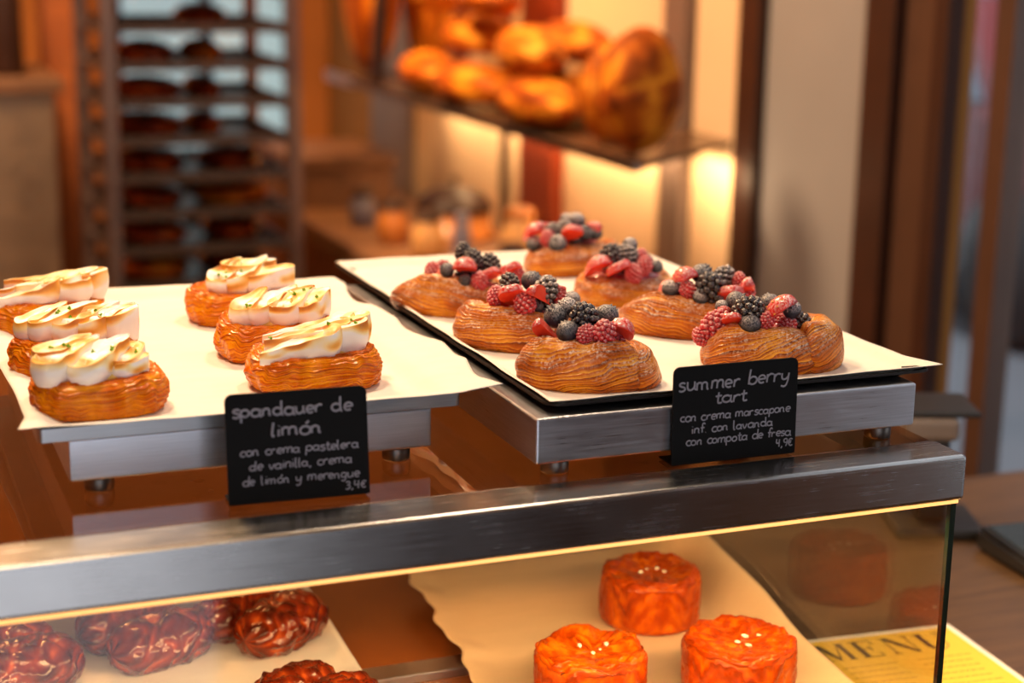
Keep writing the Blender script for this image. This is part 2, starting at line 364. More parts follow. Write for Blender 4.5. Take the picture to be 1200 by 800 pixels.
# ------------------------------------------------------------------ glass display case
case = tag(empty('display_case', (0, 0, -.254)), 'glass pastry display case with a brushed steel front rail', 'display case')
def cbox(name, m, x0, x1, y0, y1, z0, z1, bev=0): return box(name, m, x0, x1, y0, y1, z0+.254, z1+.254, bev, case)
cbox('front_rail', STEEL_BAR, -1.35, 0, 0, .041, -.0345, 0, .0034)
cbox('top_glass', GLASS_TOP, -1.345, -.004, .0412, .60, -.0062, -.0006)
cbox('front_glass', GLASS, -1.345, -.009, .004, .0085, -.254, -.0375)
cbox('corner_edge', GLASS_EDGE, -.0088, -.0042, .004, .0085, -.254, -.0375)
cbox('side_glass', GLASS_SIDE, -.0088, -.0042, .0087, .60, -.254, -.0375)
cbox('light_strip', LED, -1.345, -.003, .0035, .0105, -.0374, -.0346)
cbox('side_trim', GLASS_EDGE, -.0075, -.0042, .042, .60, -.036, -.0064)
cbox('rear_door', simple('rear_door_wood', (150, 100, 52), .4, 0, .15, 5), -1.345, -.004, .601, .612, -.254, -.012, .001); cbox('rear_rail', STEEL_DK, -1.345, -.004, .601, .614, -.0118, 0, .001)
cbox('floor_panel', simple('brown_case_floor', (140, 76, 30), .2, 0, .15, 6), -1.345, -.0092, .009, .60, -.254, -.246)
fc = cbox('floor_channel', STEEL, -1.345, -.0095, .272, .298, -.246, -.238, .001)

# steel risers on the glass
def riser(x0, x1, y0, y1, z0, z1, label):
    t = tag(empty('steel_riser', ((x0+x1)/2, (y0+y1)/2, 0)), label, 'riser', 'steel risers on the glass top')
    hx, hy = (x1-x0)/2, (y1-y0)/2
    box('body', STEEL, -hx, hx, -hy, hy, z0, z1, .0018, t)
    for sx in (-1, 1):
        for sy in (-1, 1):
            link('foot', lathe([(.0094, -.0004), (.0100, .0008), (.0100, z0-.003), (.0085, z0)], 28), STEEL_DK, t, (sx*(hx-.021), sy*(hy-.016), 0))
    return t
riser(-.3205, -.0145, .0485, .52, .0105, .0430, 'wide brushed steel riser under the dark tray of berry tarts')
riser(-.6225, -.3735, .1120, .52, .0105, .0390, 'brushed steel riser under the tray of meringue pastries')

# trays
def tray(name, m, x0, x1, y0, y1, z0, zr, flare, lip, label, th=.0012, rad=.012, group=None):
    def R(i, z): return [(x, y, z) for x, y in rrect(x0+i, x1-i, y0+i, y1-i, max(.003, rad-i*.3))]
    rings = [R(flare+lip, z0+th), R(lip+.001, zr-.0008), R(0, zr), R(-.0006, zr-.0016), R(.0008, zr-.0022), R(lip, zr-.0016), R(flare+lip-.001, z0)]
    me = loft(rings); o = link(name, me, m); return tag(o, label, 'tray', group)
ALU = steel('grey_aluminium', (176, 176, 178), .35)
# left tray: straight-sided aluminium sheet pan
def R(i, z): return [(x, y, z) for x, y in rrect(-.6415+i, -.3520-i, .1110+i, .535-i, .004)]
tag(link('baking_tray', loft([R(.0015, .0405), R(.0015, .0478), R(0, .0482), R(0, .0392)]), ALU), 'grey aluminium baking tray holding six lemon meringue pastries', 'tray')
tray('baking_tray', BLACKIRON, -.3085, .0050, .0560, .5900, .0432, .0502, .012, .003, 'black iron baking tray holding seven berry tarts')
tray('baking_tray', ALU, -.665, -.385, .05, .47, -.2375, -.2290, .006, .003, 'pale tray inside the case under the dark glazed rolls')
tray('baking_tray', BLACKIRON, -.262, -.022, .050, .40, -.2375, -.2290, .006, .003, 'dark tray inside the case under the round caramel cakes')

def sheet(name, m, nx, ny, fn, label, th=.0004):
    v = []; f = []
    for j in range(ny+1):
        for i in range(nx+1): v.append(fn(i/nx, j/ny))
    for j in range(ny):
        for i in range(nx): a = j*(nx+1)+i; f.append((a, a+1, a+nx+2, a+nx+1))
    me = bpy.data.meshes.new('mesh'); me.from_pydata(v, [], f)
    o = link(name, me, m, smooth=True); md = o.modifiers.new('thick', 'SOLIDIFY'); md.thickness = th; md.offset = 1
    return tag(o, label, 'paper')
def sst(a, b, x):
    t = min(1, max(0, (x-a)/(b-a))); return t*t*(3-2*t)
def f_right(u, v):
    x0, x1, y0, y1 = -.3065, .0032, .0585, .5890
    w = lambda s, q: .0016*nz3(s*9, q, .3)
    x = x0+(x1-x0)*u; y = y0+(y1-y0)*v
    d = min(x-x0, x1-x, y-y0, y1-y); z = .0447+(.0516-.0447)*(1-sst(.001, .014, d))
    z += .0006*nz3(x*22, y*22, 1)
    if u < .02 or u > .98: x += w(v, 1.)
    if v < .02 or v > .98: y += w(u, 2.)
    c = (1-min(1, math.hypot(x-x1, y-y0)/.035)); 
    if c > 0: x += .010*c; z += .0015*c; y -= .002*c
    return (x, y, z)
sheet('parchment_sheet', PAPER, 90, 130, f_right, 'white baking paper lining the black tray of berry tarts')
def f_left(u, v):
    xl = -.6475+.002*math.sin(v*9); xr = -.3300+.016*math.exp(-((v-.30)/.16)**2)-.006*(v > .34)*math.sin((v-.34)*18)
    xr = min(xr, -.3190)
    y0 = .1085+.002*nz3(u*6, 3, 0); y1 = .545-.018*u+.002*nz3(u*12, 7, 0)
    x = xl+(xr-xl)*u; y = y0+(y1-y0)*v
    dx = min(x+.640, -.3535-x); dy = min(y-.1125, .533-y); d = min(dx, dy)
    z = .0413+(.0490-.0413)*(1-sst(.001, .022, d))
    if x > -.352: z = .0493+.06*(x+.352)*(1-v)+.0022*nz3(v*14, 2, 5)*sst(-.352, -.335, x)
    if x < -.6415: z = .0485+.0015*nz3(v*10, 8, 5)
    if y < .112 and x < -.355: z = max(.0488, z)+.0012*nz3(u*7, 4, 4)
    z += .0005*nz3(x*22, y*22, 4)
    # lifted corners
    c = 1-min(1, math.hypot(x-xr, y-y0)/.03)
    if c > 0: x += .008*c; z += .002*c
    c = 1-min(1, math.hypot(x-xl, y-y0)/.03)
    if c > 0: x -= .006*c; z += .0005*c; y += .004*c
    return (x, y, z)
sheet('parchment_sheet', PAPER, 110, 120, f_left, 'white baking paper under the six lemon meringue pastries')
def f_lr(u, v):
    y0, y1 = .045, .47; y = y0+(y1-y0)*v
    xl = -.3155+.040*v+.0030*math.sin(v*26)+.0015*math.sin(v*61); xr = -.0135-.0012*math.sin(v*23)
    x = xl+(xr-xl)*u
    lift = sst(.10, .36, y)*.038+.006
    z = -.2284+lift*(1-sst(0, .045, xr-x))**2+.006*(1-sst(.0, .030, x-xl))+.0007*nz3(x*25, y*25, 2)
    return (x, y, z)
sheet('parchment_sheet', KRAFT, 110, 110, f_lr, 'brown baking paper under the round caramel cakes inside the case')
def f_ll(u, v):
    y = .052+.44*v; x = -.690+(.690-.3850+.014*v)*u
    z = -.2284+.0035*(1-sst(0, .012, -.3850+.014*v-x))+.0006*nz3(x*25, y*25, 3)
    return (x, y, z)
sheet('parchment_sheet', PAPER, 70, 90, f_ll, 'white baking paper under the dark glazed rolls inside the case')

# ------------------------------------------------------------------ berries
rnd = random.Random(7)
def ico(bm, c, r, sub=1, sc=(1, 1, 1)):
    return bmesh.ops.create_icosphere(bm, subdivisions=sub, radius=1, matrix=Matrix.Translation(c) @ Matrix.Diagonal((r*sc[0], r*sc[1], r*sc[2], 1)))
def drupe(n, rx, rz, rb, taper, sub=2):
    bm = bmesh.new(); ico(bm, (0, 0, 0), 1, 2, (rx*.86, rx*.86, rz*.88))
    g = PI*(3-math.sqrt(5))
    for i in range(n):
        z = 1-2*(i+.5)/n; q = math.sqrt(1-z*z); a = g*i
        k = 1-taper*(z*.5+.5)
        s = rb*rnd.uniform(.88, 1.08)
        ico(bm, (rx*q*math.cos(a)*k, rx*q*math.sin(a)*k, rz*z), s, sub)
    return bm_mesh(bm, True)
def blueberry():
    prof = [(.02, -.92)]+[(math.cos(a)*1.0, math.sin(a)*.92) for a in np.linspace(-1.45, 1.15, 16)]
    prof += [(.40, .88), (.33, .96), (.27, .90), (.20, .78), (.02, .76)]
    me = lathe(prof, 30)
    for v in me.vertices:
        a = math.atan2(v.co.y, v.co.x); r = math.hypot(v.co.x, v.co.y)
        if v.co.z > .85 and r > .25: v.co.z += .09*math.cos(5*a)
    return me
def strawberry(kind, seeds=True):
    n = 28; prof = []
    for t in np.linspace(0, 1, 15):
        r = (math.sin(PI*min(1, t*.86+.14)**.8)**.75)*.78*(1-.10*t) if t < 1 else .02
        prof.append((max(.02, r), -1.0+2.0*(1-t)))
    # prof goes from top (t=0) to tip
    bm = bmesh.new(); vs = []
    for r, z in prof: vs.append([bm.verts.new((r*math.cos(2*PI*k/n), r*math.sin(2*PI*k/n), z*1.05)) for k in range(n)])
    for i in range(len(prof)-1):
        for k in range(n): bm.faces.new((vs[i][k], vs[i+1][k], vs[i+1][(k+1) % n], vs[i][(k+1) % n]))
    bm.faces.new(vs[0]); bm.faces.new(vs[-1][::-1])
    bmesh.ops.recalc_face_normals(bm, faces=bm.faces)
    def cut(no, d=0):
        r = bmesh.ops.bisect_plane(bm, geom=bm.verts[:]+bm.edges[:]+bm.faces[:], plane_co=(no[0]*d, no[1]*d, no[2]*d), plane_no=no, clear_outer=True)
        e = [g for g in r['geom_cut'] if isinstance(g, bmesh.types.BMEdge)]
        f = bmesh.ops.edgeloop_fill(bm, edges=e)
        for q in f['faces']: q.material_index = 1
    cut((0, -1, 0), .05)
    if kind == 'quarter': cut((1, .25, 0), .12)
    if kind == 'slice': cut((0, 1, 0), .38)
    for fc_ in bm.faces: fc_.smooth = fc_.material_index == 0
    if seeds:
        for i in range(46):
            a = i*2.39996; t = (i+.5)/46
            k = 1+t*(len(prof)-3); i0 = int(k); r = prof[i0][0]+(prof[min(i0+1, len(prof)-1)][0]-prof[i0][0])*(k-i0); z = (prof[i0][1]+(prof[min(i0+1, len(prof)-1)][1]-prof[i0][1])*(k-i0))*1.05
            p = Vector((r*math.cos(a), r*math.sin(a), z))
            if p.y < .02 or (kind == 'quarter' and p.x+.25*p.y > .10) or (kind == 'slice' and p.y > .36): continue
            q = ico(bm, p, .052, 1, (1, 1, 1.5))
            for vv in q['verts']:
                for ff in vv.link_faces: ff.material_index = 2
    me = bpy.data.meshes.new('mesh'); bm.to_mesh(me); bm.free(); return me
ME = {'u': [blueberry()], 'us': [blueberry()],
      'k': [drupe(46, .80, .96, .25, .12)], 'ks': [drupe(46, .80, .96, .25, .12)],
      'r': [drupe(64, .82, .92, .195, .22)],
      's': [strawberry('half'), strawberry('quarter'), strawberry('slice')]}
for k, m in (('u', BLUE), ('us', BLUE_S), ('k', BLACKB), ('ks', BLACKB_S), ('r', RASP)): ME[k][0].materials.append(m)
for me in ME['s']:
    for m in (STRAW, STRAWCUT, SEED): me.materials.append(m)
BN = {'u': 'blueberry', 'k': 'blackberry', 'r': 'raspberry', 's': 'strawberry_piece'}

# ------------------------------------------------------------------ berry tarts
def add_attr(me, vals, name='ridge'):
    a = me.attributes.new(name, 'FLOAT', 'POINT'); a.data.foreach_set('value', np.asarray(vals, dtype=np.float32))
def strand(V, Fc, RD, LM, A, B, t0, t1, rw, rh, seed, nr=30, tw=.8, tip0=0, tip1=0, e0=.5, e1=.5, l0=.3, l1=.3, lean=.30, N=170, Mq=110, sag=0):
    base = sum(len(v) for v in V)
    t = np.linspace(0, 1, N+1)[:, None]; ph = (2*PI*np.arange(Mq)/Mq+PI*1.2)[None, :]; pq = (np.arange(Mq)/Mq)[None, :]
    th = np.radians(t0+(t1-t0)*t); k0 = ss(0, l0, t); k1 = ss(0, l1, 1-t); k = (e0+(1-e0)*k0)*(e1+(1-e1)*k1)
    cap = np.sqrt(np.clip(1-(1-np.clip(t/.05, 0, 1))**2, 0, 1))*np.sqrt(np.clip(1-(1-np.clip((1-t)/.05, 0, 1))**2, 0, 1)); cap = np.maximum(cap, .03)
    ex = 1+tip0*(1-k0)+tip1*(1-k1)
    cx, cy = A*np.cos(th)*ex, B*np.sin(th)*(1+.3*(ex-1))
    nx, ny = np.cos(th)/A, np.sin(th)/B; L = np.hypot(nx, ny); nx, ny = nx/L, ny/L
    w = rw*k*cap; h = rh*(k**.75)*cap*(1+.10*vn(t*4+seed, seed, 0)); zc = rh*.78*(k**.75)-sag*np.exp(-((t-.5)/.25)**2)
    c, s = np.cos(ph), np.sin(ph)
    lam = nr*pq+tw*t*nr*.3+1.1*vn(t*5+seed, c*1.3+9, s*1.3)+.4*vn(t*18+seed, pq*14, 3)
    g = lam/3.2; fr = g-np.floor(g); rg = (1-np.abs(2*fr-1)**1.5); var = .55+.45*vn(np.floor(g)*3.7, t*4+seed, 0); wave = vn(t*12+seed*3, c*2.2+5, s*2.2)
    d = (.0013*(rg-.5)*var+.0013*wave)*cap*np.minimum(1, k*1.2)
    sq = np.abs(c)**.9*np.sign(c); sz = np.abs(s)**.92*np.sign(s)
    z = zc+(h+d)*sz; inw = -lean*w*np.clip(sz, -.3, 1)
    x = cx+nx*((w+d)*sq+inw); y = cy+ny*((w+d)*sq+inw); z = np.where(z < .0006, .0002+z*.02, z)
    V.append(np.stack(np.broadcast_arrays(x, y, z), -1).reshape(-1, 3)); RD.append(np.clip(rg*var+.35*wave+.1, 0, 1).ravel()); LM.append((lam+0*z).ravel())
    Fc += grid_faces(N+1, Mq, base); Fc.append([base+j for j in range(Mq)]); Fc.append([base+N*Mq+j for j in range(Mq-1, -1, -1)])
def tart(loc, phi, a, b, berries, seed, label, front=(168, 385), back=(-28, 196), tip0=0, tip1=.16, rh=.0195, e0=.75, e1=.45, bk=.82, tipb=0., sag=0, tw=.8, l0=.3, l1=.3, bl=.7, be=.6):
    t = tag(empty('summer_berry_tart', (loc[0], loc[1], .0450), math.radians(phi)), label, 'tart', 'summer berry tarts on the black tray')
    V, Fc, RD, LM = [], [], [], []; rw = .0125
    strand(V, Fc, RD, LM, a-rw, b-rw, front[0], front[1], rw*1.08, rh, seed, 30, tw, tip0, tip1, e0, e1, l0, l1, sag=sag)
    strand(V, Fc, RD, LM, a-rw*1.05, b-rw*.95, back[0], back[1], rw, rh*bk, seed+5.3, 30, -bl, tipb, .02, be, .7)
    me = bpy.data.meshes.new('mesh'); me.from_pydata(np.concatenate(V).tolist(), [], Fc); add_attr(me, np.concatenate(RD)); add_attr(me, np.concatenate(LM), 'lam'); link('pastry_crust', me, TART, t, smooth=True)
    # filling
    vs = []; fs = []; nn = 40; rg = [(1.0, .010), (.96, .0235), (.8, .0262), (.5, .029), (.2, .031)]
    for k, z in rg:
        for i in range(nn):
            an = 2*PI*i/nn; vs.append(((a-.014)*k*math.cos(an), (b-.012)*k*math.sin(an), z+.0008*nz3(i*.9, k*5, seed)-sag*.5))
    for q in range(len(rg)-1):
        for i in range(nn): fs.append((q*nn+i, q*nn+(i+1) % nn, (q+1)*nn+(i+1) % nn, (q+1)*nn+i))
    fs.append(tuple((len(rg)-1)*nn+i for i in range(nn)))
    me = bpy.data.meshes.new('mesh'); me.from_pydata(vs, [], fs); link('berry_compote', me, COMPOTE, t, smooth=True)
    R = random.Random(int(seed*10))
    for q, (k, x, y, z, rad) in enumerate(berries):
        kk = k
        if k == 'u' and R.random() < .5: kk = 'us'
        if k == 'k' and R.random() < .55 and rad < .0098: kk = 'ks'
        me = ME[kk][R.randrange(len(ME[kk]))] if k == 's' else ME[kk][0]
        o = bpy.data.objects.new(BN[k], me); COL.objects.link(o); o.parent = t; o.location = (x, y, z)
        s = rad*(1.34 if k == 's' else 1.14); o.scale = (s, s, s*R.uniform(.95, 1.06))
        if k == 'u': e = (R.uniform(-1.0, 1.0), R.uniform(-1.0, 1.0), R.uniform(0, 6))
        elif k == 's': e = (R.uniform(.7, 1.5), R.uniform(-.5, .5), R.uniform(-.9, .9)-math.radians(phi)*.5)
        elif k == 'r': e = (R.uniform(-.6, .6), R.uniform(-.6, .6), R.uniform(0, 6))
        else: e = (R.uniform(-1.2, 1.2), R.uniform(-1.2, 1.2), R.uniform(0, 6))
        o.rotation_euler = e
    for q in range(6):
        k = R.choice('rrsuk'); an = q*1.05+R.uniform(-.3, .3); x, y = (a-.020)*.62*math.cos(an), (b-.014)*.60*math.sin(an)+.003
        o = bpy.data.objects.new(BN[k], ME[k][0]); COL.objects.link(o); o.parent = t; o.location = (x, y, .0325); sc = .0085 if k != 'u' else .0075; o.scale = (sc, sc, sc); o.rotation_euler = (R.uniform(0, 3), R.uniform(0, 3), R.uniform(0, 6))
    return t
TARTS = {
'T1': ((-0.2493,0.1227),-20,0.0515,0.036,[('u', -0.0352, 0.0057, 0.0392, 0.0055), ('u', -0.0234, 0.0081, 0.047, 0.0082), ('u', -0.0153, 0.0103, 0.053, 0.0067), ('k', -0.0039, -0.0061, 0.0491, 0.01), ('u', 0.0134, 0.0075, 0.0475, 0.0079), ('s', -0.0295, -0.0061, 0.0375, 0.0085), ('u', -0.0165, -0.0135, 0.0406, 0.0073), ('r', -0.0039, -0.0176, 0.0399, 0.0064), ('r', 0.0097, -0.017, 0.0404, 0.0091), ('s', 0.0244, -0.0107, 0.0391, 0.0091)]),
'T2': ((-0.2522,0.2467),-38,0.0543,0.036,[('r', -0.0169, -0.0137, 0.0406, 0.007), ('k', -0.0116, 0.006, 0.0475, 0.0076), ('u', 0.006, 0.0085, 0.0497, 0.0076), ('s', -0.0023, -0.0181, 0.0406, 0.01), ('r', 0.0086, -0.0197, 0.0376, 0.009), ('s', 0.0207, -0.0137, 0.0401, 0.0103), ('k', 0.0203, -0.0001, 0.0455, 0.0093), ('s', 0.0291, 0.0091, 0.0444, 0.0046), ('r', 0.0305, 0.0069, 0.038, 0.007), ('u', 0.0394, 0.0077, 0.0371, 0.0063)]),
'T3': ((-0.2579,0.3790),-34,0.0561,0.034,[('k', 0.0036, 0.0066, 0.0498, 0.0072), ('k', 0.0153, -0.0043, 0.0465, 0.0076), ('k', 0.0281, 0.0056, 0.0409, 0.008), ('u', -0.0046, -0.0175, 0.0382, 0.0058), ('s', 0.011, -0.0169, 0.039, 0.0101), ('u', 0.0122, -0.0216, 0.0311, 0.0051), ('r', 0.0243, -0.0191, 0.0306, 0.008), ('s', 0.0335, -0.0111, 0.034, 0.0087), ('s', 0.0471, 0.0051, 0.0346, 0.0101), ('r', 0.0518, 0.0043, 0.0313, 0.0072)]),
'T4': ((-0.0865,0.5161),14,0.0560,0.036,[('u', -0.0412, 0.011, 0.0275, 0.0069), ('u', -0.0334, -0.0153, 0.0309, 0.0077), ('s', -0.0405, 0.0135, 0.0354, 0.011), ('r', -0.0365, -0.0043, 0.0353, 0.0077), ('s', -0.0205, -0.0168, 0.0374, 0.0097), ('k', -0.0274, -0.0015, 0.0415, 0.0069), ('k', -0.0206, -0.0074, 0.0434, 0.0073), ('u', -0.0044, -0.0062, 0.0485, 0.0081), ('u', -0.0043, 0.0087, 0.048, 0.0061), ('u', -0.003, -0.0182, 0.0393, 0.0069), ('u', 0.0089, -0.0191, 0.0376, 0.0065), ('s', 0.0104, -0.0143, 0.0426, 0.0081), ('s', -0.0277, 0.0131, 0.0426, 0.0057)]),
'T5': ((-0.0982,0.3743),4,0.0521,0.036,[('s', -0.037, -0.009, 0.031, 0.0105), ('k', -0.0228, -0.0089, 0.0415, 0.0101), ('k', -0.0089, -0.0132, 0.0436, 0.0086), ('u', 0.0016, -0.0005, 0.0492, 0.0064), ('s', -0.0225, -0.0215, 0.0308, 0.0112), ('r', -0.0085, -0.0256, 0.029, 0.0082), ('r', 0.0035, -0.0224, 0.0345, 0.0082), ('r', 0.0041, -0.0164, 0.041, 0.0067), ('u', 0.0176, -0.0206, 0.0324, 0.0056)]),
'T6': ((-0.1003,0.2447),-34,0.0592,0.036,[('s', -0.0077, -0.0113, 0.046, 0.0097), ('u', -0.0164, -0.017, 0.0381, 0.0066), ('r', -0.0023, -0.0191, 0.0386, 0.0073), ('u', 0.0074, -0.0037, 0.0489, 0.0083), ('k', 0.0161, -0.0168, 0.04, 0.0114), ('k', 0.0233, 0.0068, 0.045, 0.0083), ('u', 0.0087, -0.0223, 0.0336, 0.0059), ('r', 0.0367, 0.0063, 0.0437, 0.0062), ('s', 0.0281, -0.0168, 0.035, 0.0104), ('s', 0.0472, 0.0036, 0.0342, 0.0104), ('r', 0.0429, 0.0041, 0.0359, 0.0076)]),
'T7': ((-0.0951,0.1258),-16,0.0563,0.037,[('r', -0.0433, -0.0006, 0.0316, 0.0108), ('s', -0.0321, -0.0115, 0.0354, 0.0077), ('r', -0.0541, 0.0023, 0.0217, 0.0064), ('s', -0.0338, 0.0078, 0.0389, 0.0054), ('u', -0.0369, 0.0097, 0.0432, 0.0048), ('u', -0.0256, 0.0103, 0.0464, 0.0077), ('k', -0.0208, -0.009, 0.044, 0.0108), ('u', -0.0213, -0.0184, 0.0356, 0.0073), ('r', -0.0091, -0.0186, 0.0388, 0.0064), ('s', -0.0003, -0.0161, 0.0434, 0.0108), ('u', -0.0034, -0.0042, 0.0487, 0.007), ('u', 0.0126, -0.0093, 0.0451, 0.0064)]),
}
LB = {'T1': 'berry tart at the front left corner of the black tray, its twisted tail pointing right',
 'T2': 'berry tart in the middle of the left row, blunt sugared end facing left',
 'T3': 'berry tart at the back of the left row with a pointed left tip',
 'T4': 'berry tart furthest back of all, at the far edge of the black tray',
 'T5': 'berry tart second from the back in the right row, its red filling showing',
 'T6': 'berry tart between two others in the right row, pointed brown left end',
 'T7': 'berry tart at the front right, behind the Summer berry tart price card'}
OPT = {'T1': dict(front=(160, 338), tip1=.0, e0=.9, e1=.60, l1=.16, back=(-58, 196), tipb=.26, be=.80, tw=-.6, rh=.0192, bl=1.2), 'T2': dict(front=(160, 380), tip0=.0, e0=.95, e1=.4, l1=.6, tw=-.3), 'T3': dict(tip0=.22, e0=.45, front=(176, 375), rh=.0180, e1=.4, l1=.6), 'T4': dict(rh=.0165, sag=.002, tw=-.6),
 'T5': dict(rh=.0140, sag=.002, bk=1.15), 'T6': dict(tip0=.18, e0=.5, front=(178, 378), rh=.0190, e1=.4, l1=.6), 'T7': dict(front=(170, 338), tip1=.0, e1=.4, l1=.35, e0=.6, bk=1.08, back=(-70, 190), tipb=.10, be=.95, tw=-1.3, bl=1.6)}
for i, (k, (loc, phi, a, b, bl)) in enumerate(TARTS.items()): tart(loc, phi, a, b, bl, 1.0+i*2.3, LB[k], **OPT[k])


# ------------------------------------------------------------------ lemon meringue pastries
def bun(a, b, h, seed):
    N = 220
    prof = [(.88, 0), (.95, .04), (1.0, .22), (1.03, .42), (1.02, .62), (.99, .78), (.94, .91), (.86, .985), (.76, 1.0), (.6, .95), (.3, .9), (.02, .88)]
    P = []
    for i in range(len(prof)-1):
        for k in range(8): t = k/8; P.append((prof[i][0]*(1-t)+prof[i+1][0]*t, prof[i][1]*(1-t)+prof[i+1][1]*t))
    P.append(prof[-1]); L = len(P); P = np.array(P); k = P[:, :1]; zz = P[:, 1:]; s = (np.arange(L)/L)[:, None]
    th = (2*PI*np.arange(N)/N)[None, :]; c, sn = np.cos(th), np.sin(th); ex = .72
    x = a*np.abs(c)**ex*np.sign(c); y = b*np.abs(sn)**ex*np.sign(sn)
    lam = s*36+3.4*vn(c*1.8+seed, sn*1.8, s*2.5)+1.6*vn(c*7, sn*7+seed, s*5)+.8*np.sin(th+seed)
    g = lam/2.4; fr = g-np.floor(g); rg = 1-np.abs(2*fr-1)**1.5; var = .6+.5*vn(np.floor(g)*2.9, c*3+seed, sn*3); w = vn(c*6+seed, sn*6, s*8)
    d = (.0017*(rg-.45)*var+.0022*w)*np.minimum(1, k*1.6)*np.minimum(1, s*12); sc = k+d/a
    X, Y = x*sc, y*sc; Z = np.maximum(0, zz*h*(1+.06*vn(c*1.5, sn*1.5, seed))+np.where(zz > .9, d*.5, 0))
    V = np.stack(np.broadcast_arrays(X, Y, Z), -1).reshape(-1, 3)
    Fc = grid_faces(L, N); Fc.append([(L-1)*N+i for i in range(N)]); Fc.append(list(range(N-1, -1, -1)))
    me = bpy.data.meshes.new('mesh'); me.from_pydata(V.tolist(), [], Fc); add_attr(me, np.clip(rg*var+.3*w+np.where(zz > .93, .35, 0), 0, 1).ravel()); add_attr(me, (lam+0*Z).ravel(), 'lam'); return me
def petal(head, tail, r, z0, z1, seed, bend=.0, rt=.35, flat=.0):
    hx, hy = head; tx, ty = tail; L = math.hypot(tx-hx, ty-hy); ux, uy = (tx-hx)/L, (ty-hy)/L
    n = 64; sv = (1-np.cos(np.linspace(0, PI, n)))/2          # along the petal, dense at both ends
    xs = -r+(L+r)*sv                                           # from the round front of the head to the tip of the tail
    wd = np.where(xs < 0, np.sqrt(np.clip(r*r-xs*xs, 0, None)), r*(1-(1-rt)*ss(0, L, xs)))
    wd = wd*np.sqrt(np.clip((L-xs)/(.35*r), 0, 1)); wd = np.maximum(wd, 1e-5)
    bx_ = bend*L*((xs/L)**2)
    ox = np.concatenate([xs, xs[::-1][1:-1]]); oy = np.concatenate([wd, -wd[::-1][1:-1]]); ob = np.concatenate([bx_, bx_[::-1][1:-1]])
    M = len(ox); sl = np.clip((ox+r)/(L+r), 0, 1); top = z0+(z1-z0)*sl**.8+.0012*vn(ox*120+seed, 0, seed)
    rows = []; tt = []
    for v in np.linspace(0, 1, 14):                            # the rounded wall
        bul = .0016*math.sin(PI*min(1, v*1.05))-.0030*(1-v)**2
        k = 1+bul/r; rows.append((ox*np.where(ox < 0, k, 1), oy*k, -.003+(top+.003)*v)); tt.append(ss(.45, 1.15, v+.55*vn(ox*70+seed, v*2, seed)))
    for k, dz in ((.975, .0004), (.93, .0002), (.85, -.0006), (.70, -.0016), (.50, -.0022), (.28, -.0024), (.05, -.0024)):
        xc = np.clip(ox, 0, L*.97); rows.append((xc+(ox-xc)*k, oy*k, top+dz+.0030*(1-k)*sl+flat*(1-k)))
        tt.append(.42+.75*vn(ox*75+seed, oy*k*110, seed+2)+(.28 if k > .94 else 0)*(.4+.6*vn(ox*90, seed, 4)))
    X = np.array([q[0] for q in rows]); Y = np.array([q[1] for q in rows])+ob[None, :]; Z = np.array([q[2] for q in rows])
    jit = .0007*vn(X*130+seed, Y*130, Z*130); Y = Y+jit; X = X+jit
    V = np.stack([hx+X*ux-Y*uy, hy+X*uy+Y*ux, Z], -1).reshape(-1, 3)
    return V, len(rows), M, np.array(tt).ravel()
def meringue(t, petals, h, seed):
    V = []; Fc = []; T = []; base = 0
    for i, p in enumerate(petals):
        v, nr_, M, tt = petal(*p[:5], seed+i*1.7, *p[5:])
        V.append(v); T.append(tt); Fc += grid_faces(nr_, M, base); Fc.append([base+(nr_-1)*M+k for k in range(M)]); Fc.append([base+k for k in range(M-1, -1, -1)]); base += nr_*M
    me = bpy.data.meshes.new('mesh'); me.from_pydata(np.concatenate(V).tolist(), [], Fc)
    bm = bmesh.new(); bm.from_mesh(me); bmesh.ops.recalc_face_normals(bm, faces=bm.faces); bm.to_mesh(me); bm.free()
    add_attr(me, np.clip(np.concatenate(T), 0, 1), 'toast'); return link('meringue', me, MERINGUE, t, (0, 0, h), smooth=True)
